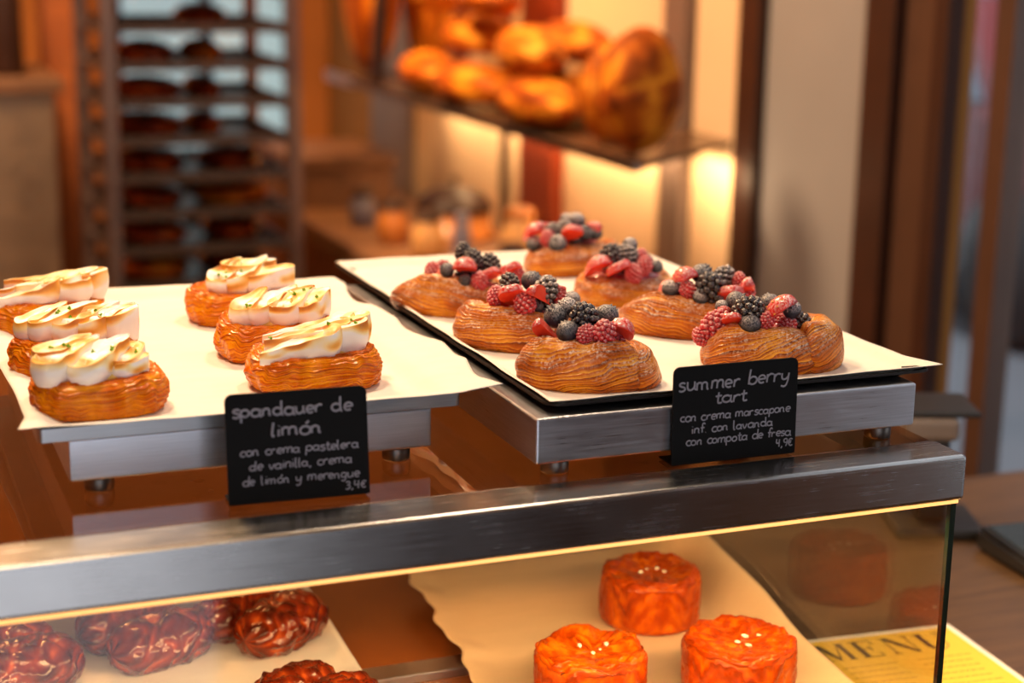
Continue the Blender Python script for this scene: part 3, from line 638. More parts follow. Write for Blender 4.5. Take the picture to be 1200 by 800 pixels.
PET = {
 'L1': [((.026, .012), (-.036, .020), .013, .020, .010, 0, .12), ((.032, .000), (-.022, .006), .013, .0215, .012, 0, .12), ((.010, -.010), (-.040, -.002), .013, .021, .008, 0, .12), ((.020, -.016), (-.028, -.012), .011, .018, .012, 0, .15), ((-.004, -.018), (-.049, -.023), .011, .019, .003, .05, .12)],
 'L2': [((-.034, -.004), (-.006, .018), .010, .013, .021), ((-.024, -.012), (.014, .019), .010, .014, .022, -.08), ((-.006, -.015), (.030, .014), .0115, .014, .022, -.10), ((.012, -.017), (.042, .006), .0115, .014, .023, -.10), ((.028, -.014), (.046, -.004), .011, .018, .022, .0, .6)],
 'L3': [((-.030, .002), (.002, .022), .012, .017, .021), ((-.032, -.014), (.004, .012), .0125, .014, .023, -.05), ((-.008, -.018), (.024, .010), .0140, .012, .023, -.08), ((.018, -.012), (.034, .008), .011, .012, .016, 0, .6), ((.020, -.015), (.037, -.010), .010, .009, .012, 0, .6)],
 'R1': [((.000, .006), (.036, .010), .016, .020, .019), ((-.022, -.008), (.004, .014), .012, .011, .023), ((-.010, -.014), (.026, .008), .012, .012, .024), ((.006, -.018), (.044, -.012), .011, .014, .018, 0, .7)],
 'R2': [((-.030, -.005), (-.004, .018), .010, .012, .022), ((-.018, -.011), (.018, .018), .010, .014, .022, -.08), ((.000, -.016), (.030, .012), .0125, .015, .022, -.10), ((.018, -.017), (.042, .004), .0120, .014, .022, -.08), ((.024, -.004), (.036, .016), .012, .016, .018)],
 'R3': [((.026, .014), (-.030, .020), .012, .022, .008, 0, .10), ((.034, .004), (-.026, .010), .012, .0235, .010, 0, .10), ((.027, -.009), (-.036, -.004), .012, .023, .011, .03, .10), ((.004, -.017), (-.044, -.019), .0125, .0205, .006, .04, .18)],
}
def spandauer(x, y, phi, a, b, h, seed, label, style, shift=(0, 0)):
    t = tag(empty('lemon_spandauer', (x, y, .0418), math.radians(phi)), label, 'pastry', 'lemon meringue pastries on the left tray')
    link('bun', bun(a, b, h, seed), BUN, t, smooth=True)
    R = random.Random(int(seed*100))
    sc = a/.0465; meringue(t, [tuple([(p[0][0]*sc+shift[0], p[0][1]+shift[1]), (p[1][0]*sc+shift[0], p[1][1]+shift[1])]+list(p[2:])) for p in PET[style]], h*.95, seed)
    for i in range(7):
        bm = bmesh.new(); an = R.uniform(0, 6); 
        for k in range(3):
            r = bmesh.ops.create_cube(bm, size=1, matrix=Matrix.Rotation(an+k*.9, 4, 'Z') @ Matrix.Translation((.0006*k, 0, .0003*k)) @ Matrix.Rotation(.5*k, 4, 'Y') @ Matrix.Diagonal((R.uniform(.0024, .0040), .0009, .0008, 1)))
        zx = R.uniform(-.7, .7)*a; zy = R.uniform(-.75, .2)*b*.6
        LZ.append((t, bm_mesh(bm), zx+shift[0], zy+shift[1], h))
    link('lemon_cream', lathe([(.014, 0), (.016, .002), (.012, .005), (.004, .0062)], 24, (1.6, 1.0)), CUSTARD, t, (shift[0], shift[1]-b*.25, h*.93-.001))
    return t
LZ = []
SPG = 'left'
spandauer(-.5985, .4290, -4, .047, .036, .028, 1.3, 'meringue pastry at the back of the left column, its thin meringue tip drooping left', 'L1', (.006, .000))
spandauer(-.5950, .2810, -8, .0455, .035, .029, 2.7, 'meringue pastry in the middle of the left column with white-edged slanting ribbons', 'L2', (.002, .000))
spandauer(-.5925, .1735, 0, .0440, .034, .0275, 3.9, 'meringue pastry at the front of the left column with three blunt white lobes', 'L3', (-.003, .000))
spandauer(-.4385, .4190, 6, .0440, .035, .028, 4.4, 'meringue pastry at the back of the right column, low smooth golden ribbons', 'R1', (.002, .000))
spandauer(-.4405, .2890, 2, .0450, .035, .029, 5.6, 'meringue pastry in the middle of the right column, partly behind the front one', 'R2', (.002, .000))
spandauer(-.4370, .1900, 3, .0470, .035, .0275, 6.2, 'meringue pastry right behind the Spandauer price card with heavily browned ribbons', 'R3', (-.002, .000))
bpy.context.view_layer.update()
dg = bpy.context.evaluated_depsgraph_get()
for t, me, x, y, h in LZ:
    mo = [c for c in t.children if c.name.startswith('meringue')][0]; ev = mo.evaluated_get(dg)
    ok, p, nrm, _ = ev.ray_cast(Vector((x, y, .08)), Vector((0, 0, -1)))
    if ok:
        o = link('lime_zest', me, ZEST, t, (p.x, p.y, p.z+mo.location.z+.0001)); o.rotation_euler = Vector((0, 0, 1)).rotation_difference(nrm).to_euler()

# ------------------------------------------------------------------ pastries inside the case
def kouign(x, y, rz, r, h, seed, label, flower=0):
    t = tag(empty('caramel_cake', (x, y, -.2268), rz), label, 'pastry', 'round caramel cakes inside the case')
    V, Fc, RD = [], [], []; LM = []; N = 180
    prof = [(.90, 0), (.97, .03), (1.0, .12), (1.01, .5), (1.0, .85), (.97, .95), (.91, 1.0), (.80, 1.01), (.55, .97), (.30, .93), (.02, .92)]
    P = []
    for i in range(len(prof)-1):
        for k in range(9): s = k/9; P.append((prof[i][0]*(1-s)+prof[i+1][0]*s, prof[i][1]*(1-s)+prof[i+1][1]*s))
    P.append(prof[-1]); L = len(P)
    for j, (k, zz) in enumerate(P):
        s = j/L
        for i in range(N):
            th = 2*PI*i/N; c, sn = math.cos(th), math.sin(th)
            w = nz3(c*3.5+seed, sn*3.5, s*5); w2 = nz3(c*11*k+seed, sn*11*k, s*14)
            q = s*9+1.6*nz3(c*2+seed, sn*2, s*2)+.4*w2; fr = q-math.floor(q); rg = 1-abs(2*fr-1)**1.4
            LM.append(q); fold = abs(math.sin(th*2.5+seed+s*3+w)) if flower else .6+.4*w
            d = .0011*(rg-.5)+.0012*w+.0007*w2
            z = zz*h*(1+.04*nz3(c*1.5, sn*1.5, seed))
            if zz > .9: z += (.0045*flower*(fold-.6)+.0028*w+.0012*w2)*min(1, k*1.3)
            sc = k*r+d*min(1, k*2)
            V.append((c*sc, sn*sc, max(0, z))); RD.append(max(0, min(1, .5*rg+.45+.7*w*.6-(.25*flower*fold if zz > .9 else 0))))
    for j in range(L-1):
        for i in range(N): Fc.append((j*N+i, j*N+(i+1) % N, (j+1)*N+(i+1) % N, (j+1)*N+i))
    Fc.append(tuple((L-1)*N+i for i in range(N))); Fc.append(tuple(range(N-1, -1, -1)))
    me = bpy.data.meshes.new('mesh'); me.from_pydata(V, [], Fc); add_attr(me, RD); add_attr(me, LM, 'lam'); link('crust', me, KOUIGN, t, smooth=True)
    R = random.Random(int(seed*10))
    for i in range(4):
        bm = bmesh.new(); r_ = bmesh.ops.create_icosphere(bm, subdivisions=1, radius=R.uniform(.0012, .0024))
        for v in r_['verts']: v.co = Vector((v.co.x*1.5, v.co.y, v.co.z*.7))+Vector((R.uniform(-1, 1),)*3)*.0003
        link('sugar_flake', bm_mesh(bm), SUGAR, t, (R.uniform(-.012, .012), R.uniform(-.016, .008), h*.955))
kouign(-.1050, .2920, .3, .0440, .0470, 1.1, 'round caramel cake furthest back on the brown paper, with a sunken sugared top')
kouign(-.2260, .1530, 1.3, .0440, .0470, 2.4, 'round caramel cake with a flower-folded top, nearest the left edge of the brown paper', 1)
kouign(-.1060, .1305, 2.2, .0450, .0480, 3.3, 'round caramel cake with a flat flaky top, nearest the yellow menu')

def roll_lobe(V, Fc, RD, ctr_, ax, ra, rb, rc, seed, nr=11):
    base = len(V); N, Mq = 90, 96; ca, sa = math.cos(ax), math.sin(ax)
    for i in range(N+1):
        u = -1+2*i/N; k = max(.03, (1-abs(u)**3.2)**.42)
        for j in range(Mq):
            ph = 2*PI*j/Mq; c, s = math.cos(ph), math.sin(ph)
            q = nr*ph/(2*PI)*.5+u*2.6+1.2*nz3(u*2+seed, c*1.4, s*1.4); fr = q-math.floor(q); rg = 1-abs(2*fr-1)**1.4
            w = nz3(u*4+seed, c*2.5, s*2.5); w2 = nz3(u*12+seed, c*7, s*7)
            d = (.0018*(rg-.5)+.0030*w+.0008*w2)*min(1, k*1.1)
            x = u*ra*(1+.03*w); y = (rb*k+d)*c; z = rc*.82+(rc*k+d)*s
            if z < 0: z = z*.05
            V.append((ctr_[0]+x*ca-y*sa, ctr_[1]+x*sa+y*ca, ctr_[2]+z)); RD.append(max(0, min(1, .55*rg+.5*w+.35)))
    for i in range(N):
        for j in range(Mq):
            a = base+i*Mq+j; b = base+i*Mq+(j+1) % Mq; Fc.append((a, a+Mq, b+Mq, b))
    Fc.append(tuple(base+j for j in range(Mq))); Fc.append(tuple(base+N*Mq+j for j in range(Mq-1, -1, -1)))
def glazed_roll(x, y, rz, seed, label, sc=1):
    t = tag(empty('glazed_roll', (x, y, -.2268), rz), label, 'pastry', 'dark glazed rolls inside the case')
    t.scale = (sc, sc, sc); 
    for k, (yy, ax, ra, rb, rc, dx) in enumerate(((.024, .10, .044, .027, .021, -.006), (-.023, .22, .046, .028, .0225, .006))):
        V, Fc, RD = [], [], []
        roll_lobe(V, Fc, RD, (dx, yy, 0), ax, ra, rb, rc, seed+k*3.1)
        me = bpy.data.meshes.new('mesh'); me.from_pydata(V, [], Fc); add_attr(me, RD); link('rolled_half', me, DARKROLL, t, smooth=True)
glazed_roll(-.5375, .3660, .16, 1.7, 'dark glazed double roll between two others under the front rail, second from the left')
glazed_roll(-.4400, .3640, .38, 4.2, 'dark glazed double roll at the right edge of the white paper, turned slightly')
glazed_roll(-.6440, .3500, .05, 6.1, 'dark glazed double roll cut off by the left edge of the photo')
glazed_roll(-.4360, .2020, .30, 8.4, 'dark glazed roll nearest the camera, only its flaky top edge showing', .88)

# menu card lying outside the case
menu = tag(empty('menu', (.028, .2550, -.2538), math.radians(-4.5)), 'yellow menu sheet with a white border lying on the counter by the glass', 'menu')
box('sheet', simple('white_menu_paper', (236, 228, 215), .6), -.002, .152, -.212, -.001, 0, .0006, 0, menu)
box('yellow_print', simple('yellow_print', (238, 192, 62), .6, 0, .04, 10), .004, .146, -.206, -.007, .0005, .0008, 0, menu)
INK = simple('black_ink', (38, 34, 28), .6)
def rects(name, L, m, parent, z0, z1):
    bm = bmesh.new()
    for pts in L:
        a = [bm.verts.new((x, y, z0)) for x, y in pts]; b = [bm.verts.new((x, y, z1)) for x, y in pts]; q = len(pts)
        bm.faces.new(a); bm.faces.new(b)
        for i in range(q): bm.faces.new((a[i], a[(i+1) % q], b[(i+1) % q], b[i]))
    return link(name, bm_mesh(bm), m, parent)
def rc(x, y, w, h): return [(x, y), (x+w, y), (x+w, y+h), (x, y+h)]
H = .034; y0 = -.050
def serif(x, w=.008): return [rc(x, y0, w, .0012), rc(x, y0+H-.0012, w, .0012)]
L = []
x = .006; L += serif(x-.002, .006)+serif(x+.019, .008)+[rc(x, y0, .0012, H), rc(x+.0205, y0, .0050, H), [(x-.001, y0+H), (x+.005, y0+H), (x+.0125, y0+.003), (x+.0095, y0)], [(x+.0205, y0+H), (x+.0215, y0+H), (x+.0115, y0), (x+.0098, y0+.001)]]
rects('letter_m', L, INK, menu, .0007, .0010)
x = .041; L = [rc(x, y0, .0055, H), rc(x-.002, y0, .021, .0013), rc(x-.002, y0+H-.0013, .021, .0013), rc(x+.0175, y0, .0013, .009), rc(x+.0175, y0+H-.009, .0013, .009), rc(x+.005, y0+H*.5, .009, .0012), rc(x+.0125, y0+H*.5-.004, .0012, .009)]
rects('letter_e', L, INK, menu, .0007, .0010)
x = .072; L = serif(x-.003, .008)+[rc(x+.019, y0+H-.0012, .008, .0012), rc(x, y0, .0012, H), rc(x+.0225, y0, .0012, H), [(x-.001, y0+H), (x+.0055, y0+H), (x+.0235, y0), (x+.0195, y0)]]
rects('letter_n', L, INK, menu, .0007, .0010)
x = .106; L = [rc(x-.003, y0+H-.0012, .011, .0012), rc(x+.017, y0+H-.0012, .008, .0012), rc(x, y0+.009, .0055, H-.009), rc(x+.020, y0+.009, .0012, H-.009)]
ou = [(x+.0106-.0106*math.cos(a), y0+.0095-.0100*math.sin(a)) for a in np.linspace(0, PI, 15)]; inn = [(x+.0128-.0073*math.cos(a), y0+.0095-.0080*math.sin(a)) for a in np.linspace(0, PI, 15)]
for i in range(14): L.append([ou[i], ou[i+1], inn[i+1], inn[i]])
rects('letter_u', L, INK, menu, .0007, .0010)
R = random.Random(3); L = []
for row in range(13):
    for colx in (.010, .082):
        x = colx; y = -.066-row*.0105
        while x < colx+.055*R.uniform(.75, 1): w = R.uniform(.003, .008); L.append(rc(x, y, w, .0011)); x += w+.0016
rects('fine_print', L, simple('faded_ink', (150, 112, 40), .7), menu, .0007, .0009)

# ------------------------------------------------------------------ handwriting
def arc(cx, cy, rx, ry, a0, a1, n=12): return [(cx+rx*math.cos(math.radians(a0+(a1-a0)*i/n)), cy+ry*math.sin(math.radians(a0+(a1-a0)*i/n))) for i in range(n+1)]
O = lambda: arc(.40, .48, .38, .48, 60, 420, 18)
G = {
 'a': (.95, [arc(.38, .46, .36, .44, 40, 335, 16), [(.76, .92), (.74, .3), (.80, .04), (.93, .02)]]),
 'b': (.9, [[(.08, 1.75), (.06, .9), (.08, .04)], arc(.42, .46, .36, .44, 150, -150, 16)]),
 'c': (.75, [arc(.42, .46, .38, .46, 50, 310, 14)]),
 'd': (.95, [arc(.38, .46, .36, .44, 40, 330, 16), [(.76, 1.75), (.74, .6), (.78, .05), (.90, .02)]]),
 'e': (.8, [[(.08, .46), (.70, .52)]+arc(.40, .48, .34, .46, 10, 310, 14)]),
 'f': (.65, [[(.62, 1.5), (.52, 1.7), (.34, 1.66), (.26, 1.4), (.26, .7), (.24, 0)], [(.02, .86), (.56, .90)]]),
 'g': (.9, [arc(.38, .46, .36, .44, 40, 335, 16), [(.76, .92), (.74, 0), (.66, -.5), (.42, -.68), (.14, -.55)]]),
 'i': (.36, [[(.16, .9), (.15, .3), (.18, .02)], [(.17, 1.28), (.19, 1.36)]]),
 'l': (.45, [[(.10, 1.75), (.08, .8), (.12, .06), (.30, .02)]]),
 'm': (1.35, [[(.08, .92), (.07, .02)], [(.07, .6), (.22, .88), (.42, .9), (.55, .7), (.56, .02)], [(.56, .6), (.72, .88), (.95, .9), (1.08, .7), (1.08, .2), (1.20, .02)]]),
 'n': (.92, [[(.08, .92), (.07, .02)], [(.07, .6), (.26, .88), (.48, .9), (.64, .7), (.65, .18), (.80, .02)]]),
 'o': (.85, [O()]),
 'p': (.9, [[(.08, .92), (.07, .2), (.06, -.72)], arc(.42, .46, .36, .44, 150, -150, 16)]),
 'r': (.7, [[(.08, .92), (.07, .02)], [(.07, .55), (.24, .84), (.44, .92), (.62, .84)]]),
 's': (.7, [[(.60, .84), (.42, .96), (.18, .90), (.10, .70), (.26, .54), (.50, .44), (.60, .24), (.46, .04), (.22, -.02), (.04, .12)]]),
 't': (.6, [[(.26, 1.42), (.24, .5), (.28, .08), (.46, .02), (.58, .12)], [(.02, .92), (.54, .97)]]),
 'u': (.95, [[(.08, .92), (.08, .3), (.24, .02), (.50, .06), (.70, .34)], [(.72, .92), (.72, .2), (.86, .02)]]),
 'v': (.8, [[(.04, .92), (.34, .02), (.70, .92)]]),
 'y': (.88, [[(.08, .92), (.10, .4), (.28, .18), (.52, .24), (.70, .5)], [(.74, .92), (.70, 0), (.58, -.52), (.36, -.68), (.10, -.55)]]),
 ',': (.35, [[(.16, .10), (.14, -.08), (.04, -.28)]]), '.': (.3, [[(.10, .03), (.14, .08)]]),
 '3': (.75, [[(.08, 1.2), (.36, 1.36), (.58, 1.16), (.48, .86), (.26, .74)], [(.26, .74), (.56, .62), (.62, .28), (.40, .02), (.08, .08)]]),
 '4': (.8, [[(.12, 1.36), (.10, .62), (.66, .66)], [(.58, 1.30), (.54, .4), (.54, -.05)]]),
 '9': (.75, [arc(.36, .98, .28, .34, 30, 390, 16), [(.63, 1.1), (.60, .5), (.44, .02)]]),
 '€': (.8, [arc(.48, .62, .36, .58, 50, 310, 14), [(0, .76), (.56, .80)], [(0, .50), (.50, .54)]]),
 ' ': (.7, []),
}
G['ó'] = (.85, G['o'][1]+[[(.44, 1.24), (.66, 1.56)]])
def smooth_poly(p):
    if len(p) < 3 or len(p) > 10: return p
    out = []
    for i in range(len(p)-1):
        a = p[max(0, i-1)]; b = p[i]; c = p[i+1]; d = p[min(len(p)-1, i+2)]
        for k in range(5):
            t = k/5; out.append(tuple(.5*((2*b[q])+(-a[q]+c[q])*t+(2*a[q]-5*b[q]+4*c[q]-d[q])*t*t+(-a[q]+3*b[q]-3*c[q]+d[q])*t**3) for q in (0, 1)))
    out.append(p[-1]); return out
def write(parent, text, x0, x1, yb, xh, pen, seed, slope=0.0):
    R = random.Random(seed); x = 0; st = []
    for ch in text:
        w, ss = G[ch]; jy = R.uniform(-.06, .06); js = R.uniform(.93, 1.07); sh = R.uniform(-.02, .10)
        for s in ss: st.append([(x+px*js+py*sh, py*js+jy) for px, py in smooth_poly(s)])
        x += w*R.uniform(.96, 1.06)
    k = (x1-x0)/x
    cu = bpy.data.curves.new('ink', 'CURVE'); cu.dimensions = '3D'; cu.bevel_depth = pen; cu.bevel_resolution = 1; cu.use_fill_caps = True
    for s in st:
        sp = cu.splines.new('POLY'); sp.points.add(len(s)-1)
        for i, (px, py) in enumerate(s): sp.points[i].co = (x0+px*k, yb+py*xh+slope*px*k, 0, 1)
    o = bpy.data.objects.new('handwriting', cu); me = bpy.data.meshes.new_from_object(o); bpy.data.objects.remove(o); o = link('handwriting', me, CHALK, parent); o.scale = (1, 1, .25); o.location = (0, 0, .00085); return o
def card(bl, br, h, lean, label, lines):
    w = math.hypot(br[0]-bl[0], br[1]-bl[1]); rz = math.atan2(br[1]-bl[1], br[0]-bl[0])
    t = tag(empty('price_card', (bl[0], bl[1], .0004), rz), label, 'price card')
    bm = bmesh.new(); P = [(x, y) for x, y in rrect(0, w, 0, h, .005)]
    P = [p for p in P if p[1] > .004 or True]
    # square lower corners where the card folds back into its foot
    P = [((0 if p[0] < .005 else w) if p[1] < .005 else p[0], (0 if p[1] < .005 else p[1])) for p in P]
    Q = []
    for p in P:
        if not Q or (abs(p[0]-Q[-1][0])+abs(p[1]-Q[-1][1])) > 1e-6: Q.append(p)
    face = bpy.data.objects.new('card', rects_mesh([Q], -.0007, .0007)); COL.objects.link(face); face.data.materials.append(BLACKCARD); face.parent = t
    face.rotation_euler = (PI/2-lean, 0, 0); face.location = (0, .0007, .0008)
    bm = bmesh.new(); bx(bm, .001, w-.001, .001, .022, 0, .0013, .0004); link('foot', bm_mesh(bm), BLACKCARD, t)
    for i, (tx, a, b, yb, xh, pen) in enumerate(lines): write(face, tx, a*w, b*w, (1-yb)*h, xh, pen, i+len(label))
    return t
def rects_mesh(L, z0, z1):
    bm = bmesh.new()
    for pts in L:
        a = [bm.verts.new((x, y, z0)) for x, y in pts]; b = [bm.verts.new((x, y, z1)) for x, y in pts]; q = len(pts)
        bm.faces.new(a); bm.faces.new(b)
        for i in range(q): bm.faces.new((a[i], a[(i+1) % q], b[(i+1) % q], b[i]))
    return bm_mesh(bm)
card((-.5295, .0600), (-.4360, .0555), .0720, .13, 'black price card in front of the lemon meringue pastries, reading Spandauer de limón', [
    ('spandauer', .05, .68, .215, .0052, .00074), ('de', .745, .90, .215, .0054, .00074), ('limón', .31, .68, .405, .0054, .00078),
    ('con crema pastelera', .09, .93, .565, .0036, .00050), ('de vainilla, crema', .15, .88, .70, .0036, .00050), ('de limón y merengue', .10, .93, .835, .0036, .00050), ('3,4€', .82, .98, .945, .0040, .00050)])
card((-.2190, .0435), (-.1195, .0435), .0705, .025, 'black price card in front of the berry tarts, reading Summer berry tart', [
    ('summer', .04, .53, .245, .0062, .00070), ('berry', .59, .93, .235, .0062, .00070), ('tart', .33, .59, .40, .0056, .00070),
    ('con crema marscapone', .06, .95, .56, .0038, .00052), ('inf. con lavanda', .15, .81, .69, .0038, .00052), ('con compota de fresa', .11, .96, .81, .0038, .00052), ('4,9€', .84, .98, .92, .0042, .00052)])

# ------------------------------------------------------------------ background: bread shelf
SHZ = -.026
sh = tag(empty('bread_shelf', (.70, 2.70, SHZ)), 'long glass bread shelf with a dark edge on the right wall', 'shelf')
SHB = [(-.145, -1.02), (.185, -.74), (.185, .95), (-.145, .95)]
bm = bmesh.new(); a_ = [bm.verts.new((x, y, -.010)) for x, y in SHB]; b_ = [bm.verts.new((x, y, 0)) for x, y in SHB]; bm.faces.new(a_); bm.faces.new(b_)
for i in range(4): bm.faces.new((a_[i], a_[(i+1) % 4], b_[(i+1) % 4], b_[i]))
link('shelf_board', bm_mesh(bm), simple('shelf_top', (96, 70, 52), .25), sh)
box('front_edge', STEEL_DK, -.160, -.1455, -1.02, .70, -.014, .002, .001, sh)
box('end_bracket', STEEL, -.160, -.1455, .705, .95, -.020, .008, .001, sh)
for y in (-.6, .0, .6): box('bracket', DARKWOOD, .05, .185, y-.008, y+.008, -.05, -.011, .002, sh)
BREAD = pastry_mat('bread_crust', (92, 32, 2), (172, 80, 6), (232, 150, 36), .6, 0, 0)
BREAD2 = pastry_mat('pale_bread_crust', (116, 48, 4), (196, 104, 14), (240, 172, 60), .6, 0, 0)
def loaf(name, loc, dims, rot, seed, label, m=BREAD, slashes=3, group='loaves on the bread shelf'):
    bm = bmesh.new(); bmesh.ops.create_icosphere(bm, subdivisions=5, radius=1)
    RD = []
    for v in bm.verts:
        c = v.co; w = nz3(c.x*2+seed, c.y*2, c.z*2); w2 = nz3(c.x*6+seed, c.y*6, c.z*6)
        sl = abs(math.sin((c.x*slashes+.35*c.y)*PI*.5+.7)); g = max(0, 1-sl*5)*max(0, c.z)
        k = 1+.05*w+.02*w2-.07*g
        RD.append(max(0, min(1, .5+.7*w+.2*w2-.9*g)))
        z = c.z if c.z > -.6 else -.6+(c.z+.6)*.25
        v.co = Vector((c.x*k*dims[0], c.y*k*dims[1], z*k*dims[2]))
    me = bm_mesh(bm, True); add_attr(me, RD)
    return tag(link(name, me, m, None, loc, rot), label, 'bread', group)
Z0 = SHZ
loaf('country_loaf', (.605, 1.800, Z0+.117), (.112, .082, .066), (PI/2, PI/2-.05, .25), 1.0, 'large brown loaf standing upright at the near end of the bread shelf', BREAD, 2)
loaf('country_loaf', (.640, 1.985, Z0+.098), (.095, .075, .055), (PI/2, PI/2+.10, .35), 2.2, 'loaf standing upright directly behind the large brown loaf', BREAD2, 2)
for i, (x, y, z, rz, rx, lb) in enumerate(((.61, 2.28, .050, 1.45, .0, 'long loaf at the bottom front of the bread pile'), (.77, 2.34, .050, 1.50, 0, 'long loaf at the bottom of the bread pile against the wall'), (.61, 2.66, .050, 1.62, 0, 'long loaf at the bottom of the pile, second from the near end'), (.77, 2.70, .050, 1.55, 0, 'long loaf low in the pile against the wall, second from the near end'), (.63, 3.03, .050, 1.40, 0, 'long loaf at the bottom far end of the bread pile'),
        (.64, 2.40, .145, 1.35, .05, 'long loaf lying second layer up, near side of the pile'), (.80, 2.54, .148, 1.45, .05, 'long loaf second layer up against the wall'), (.70, 2.86, .145, 1.6, -.05, 'long loaf lying second layer up, far side of the pile'), (.64, 2.66, .242, 1.35, .1, 'long loaf in the third layer of the bread pile'), (.70, 3.12, .235, 1.75, .0, 'long loaf at the top far end of the bread pile'), (.68, 2.88, .345, 1.5, .0, 'topmost long loaf of the bread pile'))):
    loaf('long_loaf', (x, y, Z0+z), (.185, .072, .052), (rx, 0, rz), 3+i*1.7, lb, BREAD2 if i % 2 else BREAD, 5)
for i, (x, y, rx, ry) in enumerate(((.61, 3.40, .05, .10), (.77, 3.45, -.10, .02), (.62, 3.55, .08, -.03))):
    loaf('baguette', (x, y, Z0+.262), (.25, .082, .066), (rx, PI/2+ry-.05, .2), 20+i*2.3, ('tall loaf standing upright nearest us at the far end of the shelf', 'tall loaf standing upright against the wall at the far end of the shelf', 'tall loaf standing upright at the very far end of the shelf')[i], (BREAD, BREAD2, BREAD)[i], 6)
bd = tag(box('bread_board', DARKWOOD, -.008, .008, -.04, .04, 0, .40, .003, None, (.560, 3.235, Z0+.012), (.20, 0, 0)), 'narrow dark board leaning between the upright loaves and the bread pile', 'board')

# worktop with kitchen things below the shelf
wt = tag(empty('side_worktop', (.66, 3.05, -1.2)), 'reddish brown wooden side table below the bread shelf', 'table')
TBL = simple('reddish_wood', (112, 78, 54), .5, 0, .2, 6)
box('tabletop', TBL, -.22, .20, -.95, 1.1, .74, .79, .006, wt); box('cabinet_front', simple('brown_cupboard', (118, 66, 34), .55, 0, .2, 5), -.19, .19, -.92, 1.06, 0, .74, .004, wt)
TZ = -.409
bo = tag(empty('wooden_crate', (.60, 3.86, TZ)), 'brown wooden crate at the far end of the side table', 'crate')
for n_, a in (('side_panel', (-.14, .14, -.20, -.18, 0, .12)), ('side_panel', (-.14, .14, .18, .20, 0, .12)), ('end_panel', (-.14, -.12, -.18, .18, 0, .12)), ('end_panel', (.12, .14, -.18, .18, 0, .12)), ('lid', (-.15, .15, -.21, .21, .12, .145))): box(n_, TBL, *a, .002, bo)
def jar(x, y, r, h, m, label, lidm):
    t = tag(empty('storage_jar', (x, y, TZ)), label, 'jar', 'jars on the side table')
    link('jar_body', lathe([(r*.8, 0), (r, .01), (r, h*.75), (r*.72, h*.9), (r*.72, h)], 28), m, t); link('lid', lathe([(r*.76, 0), (r*.78, .002), (r*.78, .018), (r*.6, .022)], 28), lidm, t, (0, 0, h))
AMB = simple('amber_jar', (190, 120, 60), .25); BLU = simple('blue_grey_jar', (112, 112, 136), .3); PALE = simple('cream_jar', (206, 156, 100), .35)
jar(.56, 3.10, .040, .085, AMB, 'amber jar in the row on the side table, leftmost of the jars', DARKWOOD)
jar(.58, 2.88, .042, .090, PALE, 'pale amber jar beside the thin blue-grey bottle', DARKWOOD)
jar(.60, 2.70, .022, .115, BLU, 'thin blue-grey bottle standing on the side table', BLU)
jar(.72, 2.64, .045, .130, PALE, 'taller cream jar glowing under the shelf light', AMB)
jar(.60, 2.38, .040, .10, BLU, 'blue-grey jar in front of the red wood post', DARKWOOD)
jar(.56, 3.36, .034, .08, BLU, 'dark grey jar beside the wooden crate', DARKWOOD)
cl = tag(empty('cake_dome', (.74, 3.14, TZ)), 'dark low dome cover on the side table against the lit panel', 'cover')
link('dome', lathe([(.10, .07), (.10, .08), (.085, .105), (.05, .125), (.012, .132)], 32), DARKWOOD, cl); link('handle', lathe([(.006, .13), (.006, .14), (.012, .146), (.008, .156)], 16), DARKWOOD, cl); link('base', lathe([(.11, 0), (.11, .012), (.095, .02), (.095, .07)], 32), AMB, cl)

# bakery rack
RKM = steel('rack_steel', (150, 128, 118), .4)
rk = tag(empty('bakery_rack', (.057, 3.17, -1.2)), 'tall steel bakery rack loaded with dark trays in the left background', 'rack')
for sx in (-1, 1):
    for sy in (-1, 1): box('upright', RKM, sx*.213-.016, sx*.213+.016, sy*.215-.016, sy*.215+.016, .10, 1.85, .004, rk)
    for k in range(17): box('tray_rail', RKM, sx*.205-.014, sx*.205+.014, -.21, .21, .30+k*.085, .306+k*.085, 0, rk)
    for sy in (-1, 1): link('wheel', lathe([(.02, -.015), (.05, -.015), (.05, .015), (.02, .015)], 20), DARKPLASTIC, rk, (sx*.19, sy*.19, .05), (0, PI/2, 0))
for sy in (-1, 1): box('top_bar', RKM, -.2, .2, sy*.215-.014, sy*.215+.014, 1.80, 1.83, .003, rk)
for z in (.12, .9): box('cross_bar', RKM, -.2, .2, .2, .222, z, z+.03, .003, rk)
RT = simple('rack_tray_metal', (82, 68, 62), .35, .6)
def rtray(k):
    bm = bmesh.new(); bx(bm, -.195, .195, -.215, .205, 0, .004); bx(bm, -.195, .195, -.217, -.209, .0, .022); bx(bm, -.195, .195, .199, .207, .0, .022); bx(bm, -.197, -.191, -.215, .205, 0, .022); bx(bm, .191, .197, -.215, .205, 0, .022)
    return bm_mesh(bm)
RTM = rtray(0); RTM.materials.append(RT)
lv = [5, 6, 7, 8, 9, 10, 11, 12, 13]
nm = {5: 'lowest tray in view', 6: 'second tray from the bottom', 7: 'third tray from the bottom', 8: 'fourth tray from the bottom', 9: 'middle tray in view', 10: 'fourth tray from the top', 11: 'third tray from the top', 12: 'second tray from the top', 13: 'topmost tray in view'}
for k in lv:
    o = bpy.data.objects.new('rack_tray', RTM); COL.objects.link(o); o.location = (.057, 3.17, -1.2+.3065+k*.085)
    tag(o, 'dark metal tray in the bakery rack, %s' % nm[k], 'tray', 'trays in the bakery rack')
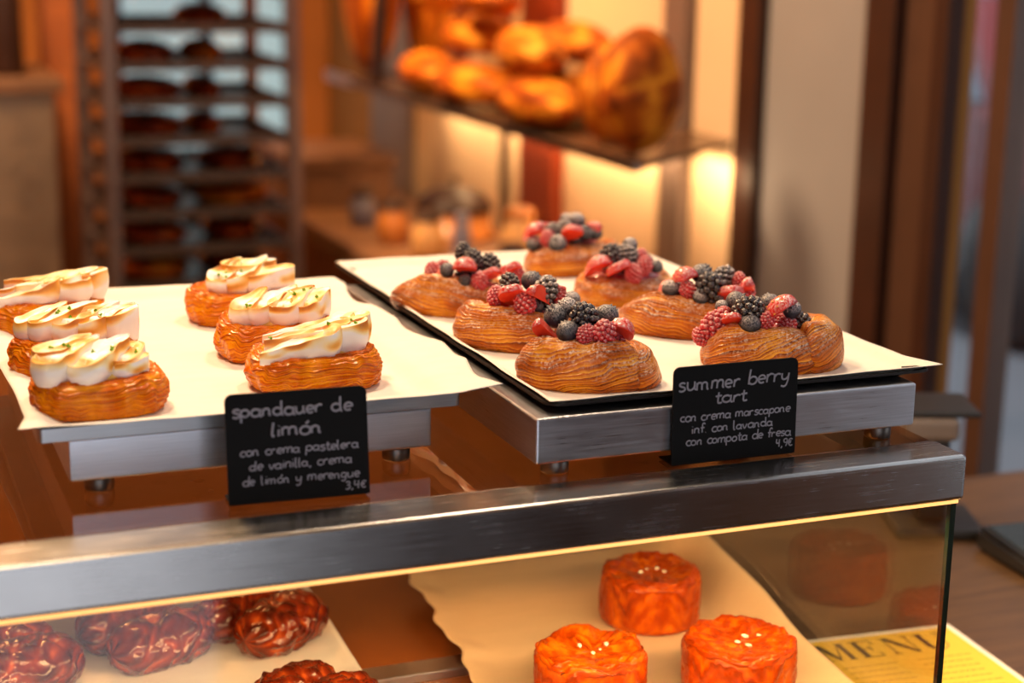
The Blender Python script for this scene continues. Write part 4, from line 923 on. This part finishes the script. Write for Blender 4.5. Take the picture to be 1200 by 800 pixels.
side = {-1: 'left half', 0: 'middle', 1: 'right half'}
for i, (k, sd, dx, m) in enumerate(((5, -1, .09, BREAD), (5, 1, .08, DARKROLL), (6, -1, .09, DARKROLL), (6, 1, .07, DARKROLL), (7, -1, .08, DARKROLL), (7, 1, .09, BREAD), (8, -1, .09, DARKROLL), (8, 1, .08, DARKROLL), (9, -1, .09, DARKROLL), (9, 0, .040, DARKROLL), (10, -1, .085, DARKROLL), (10, 0, .040, DARKROLL), (11, -1, .07, DARKROLL), (11, 0, .045, BREAD), (12, 0, .06, DARKROLL))):
    lb = 'dark baked loaf lying on the rack, ' if m is DARKROLL else 'golden loaf lying on the rack, '
    loaf('rack_loaf', (.057+sd*.098+(.035 if sd == 0 else 0), 3.15, -1.2+.311+k*.085+.0245), (dx, .13, .033), (0, 0, 0), 40+i, lb+nm[k]+', '+side[sd], m, 3, 'loaves on the rack trays')

# brick column and cabinet
struct(box('pillar_brick', BRICKC, -.215, -.105, 3.60, 3.75, -1.2, 1.9))
cb = tag(empty('steel_cabinet', (-.58, 3.55, -1.2)), 'brushed steel cabinet with a wooden top at the far left', 'cabinet')
CABM = steel('warm_cabinet_steel', (190, 160, 130), .45)
box('body', CABM, -.42, .345, -.25, .25, .08, 1.165, .006, cb); box('top_board', TBL, -.44, .365, -.27, .25, 1.165, 1.20, .004, cb); box('plinth', DARKPLASTIC, -.40, .33, -.22, .25, 0, .08, 0, cb); box('door_handle', STEEL, .02, .04, -.285, -.27, .6, .9, .004, cb)
for x, r, h, lb in ((-.335, .045, .30, 'tall dark canister on the steel cabinet, nearest the brick pillar'), (-.44, .050, .34, 'dark canister on the steel cabinet, at the left photo edge')):
    t = tag(empty('dark_canister', (x, 3.42, .0005)), lb, 'canister', 'canisters on the cabinet'); link('body', lathe([(r*.9, 0), (r, .01), (r, h-.02), (r*.9, h)], 28), DARKWOOD, t); link('lid', lathe([(r*.92, 0), (r*.95, .004), (r*.95, .02), (r*.3, .028)], 28), DARKPLASTIC, t, (0, 0, h))
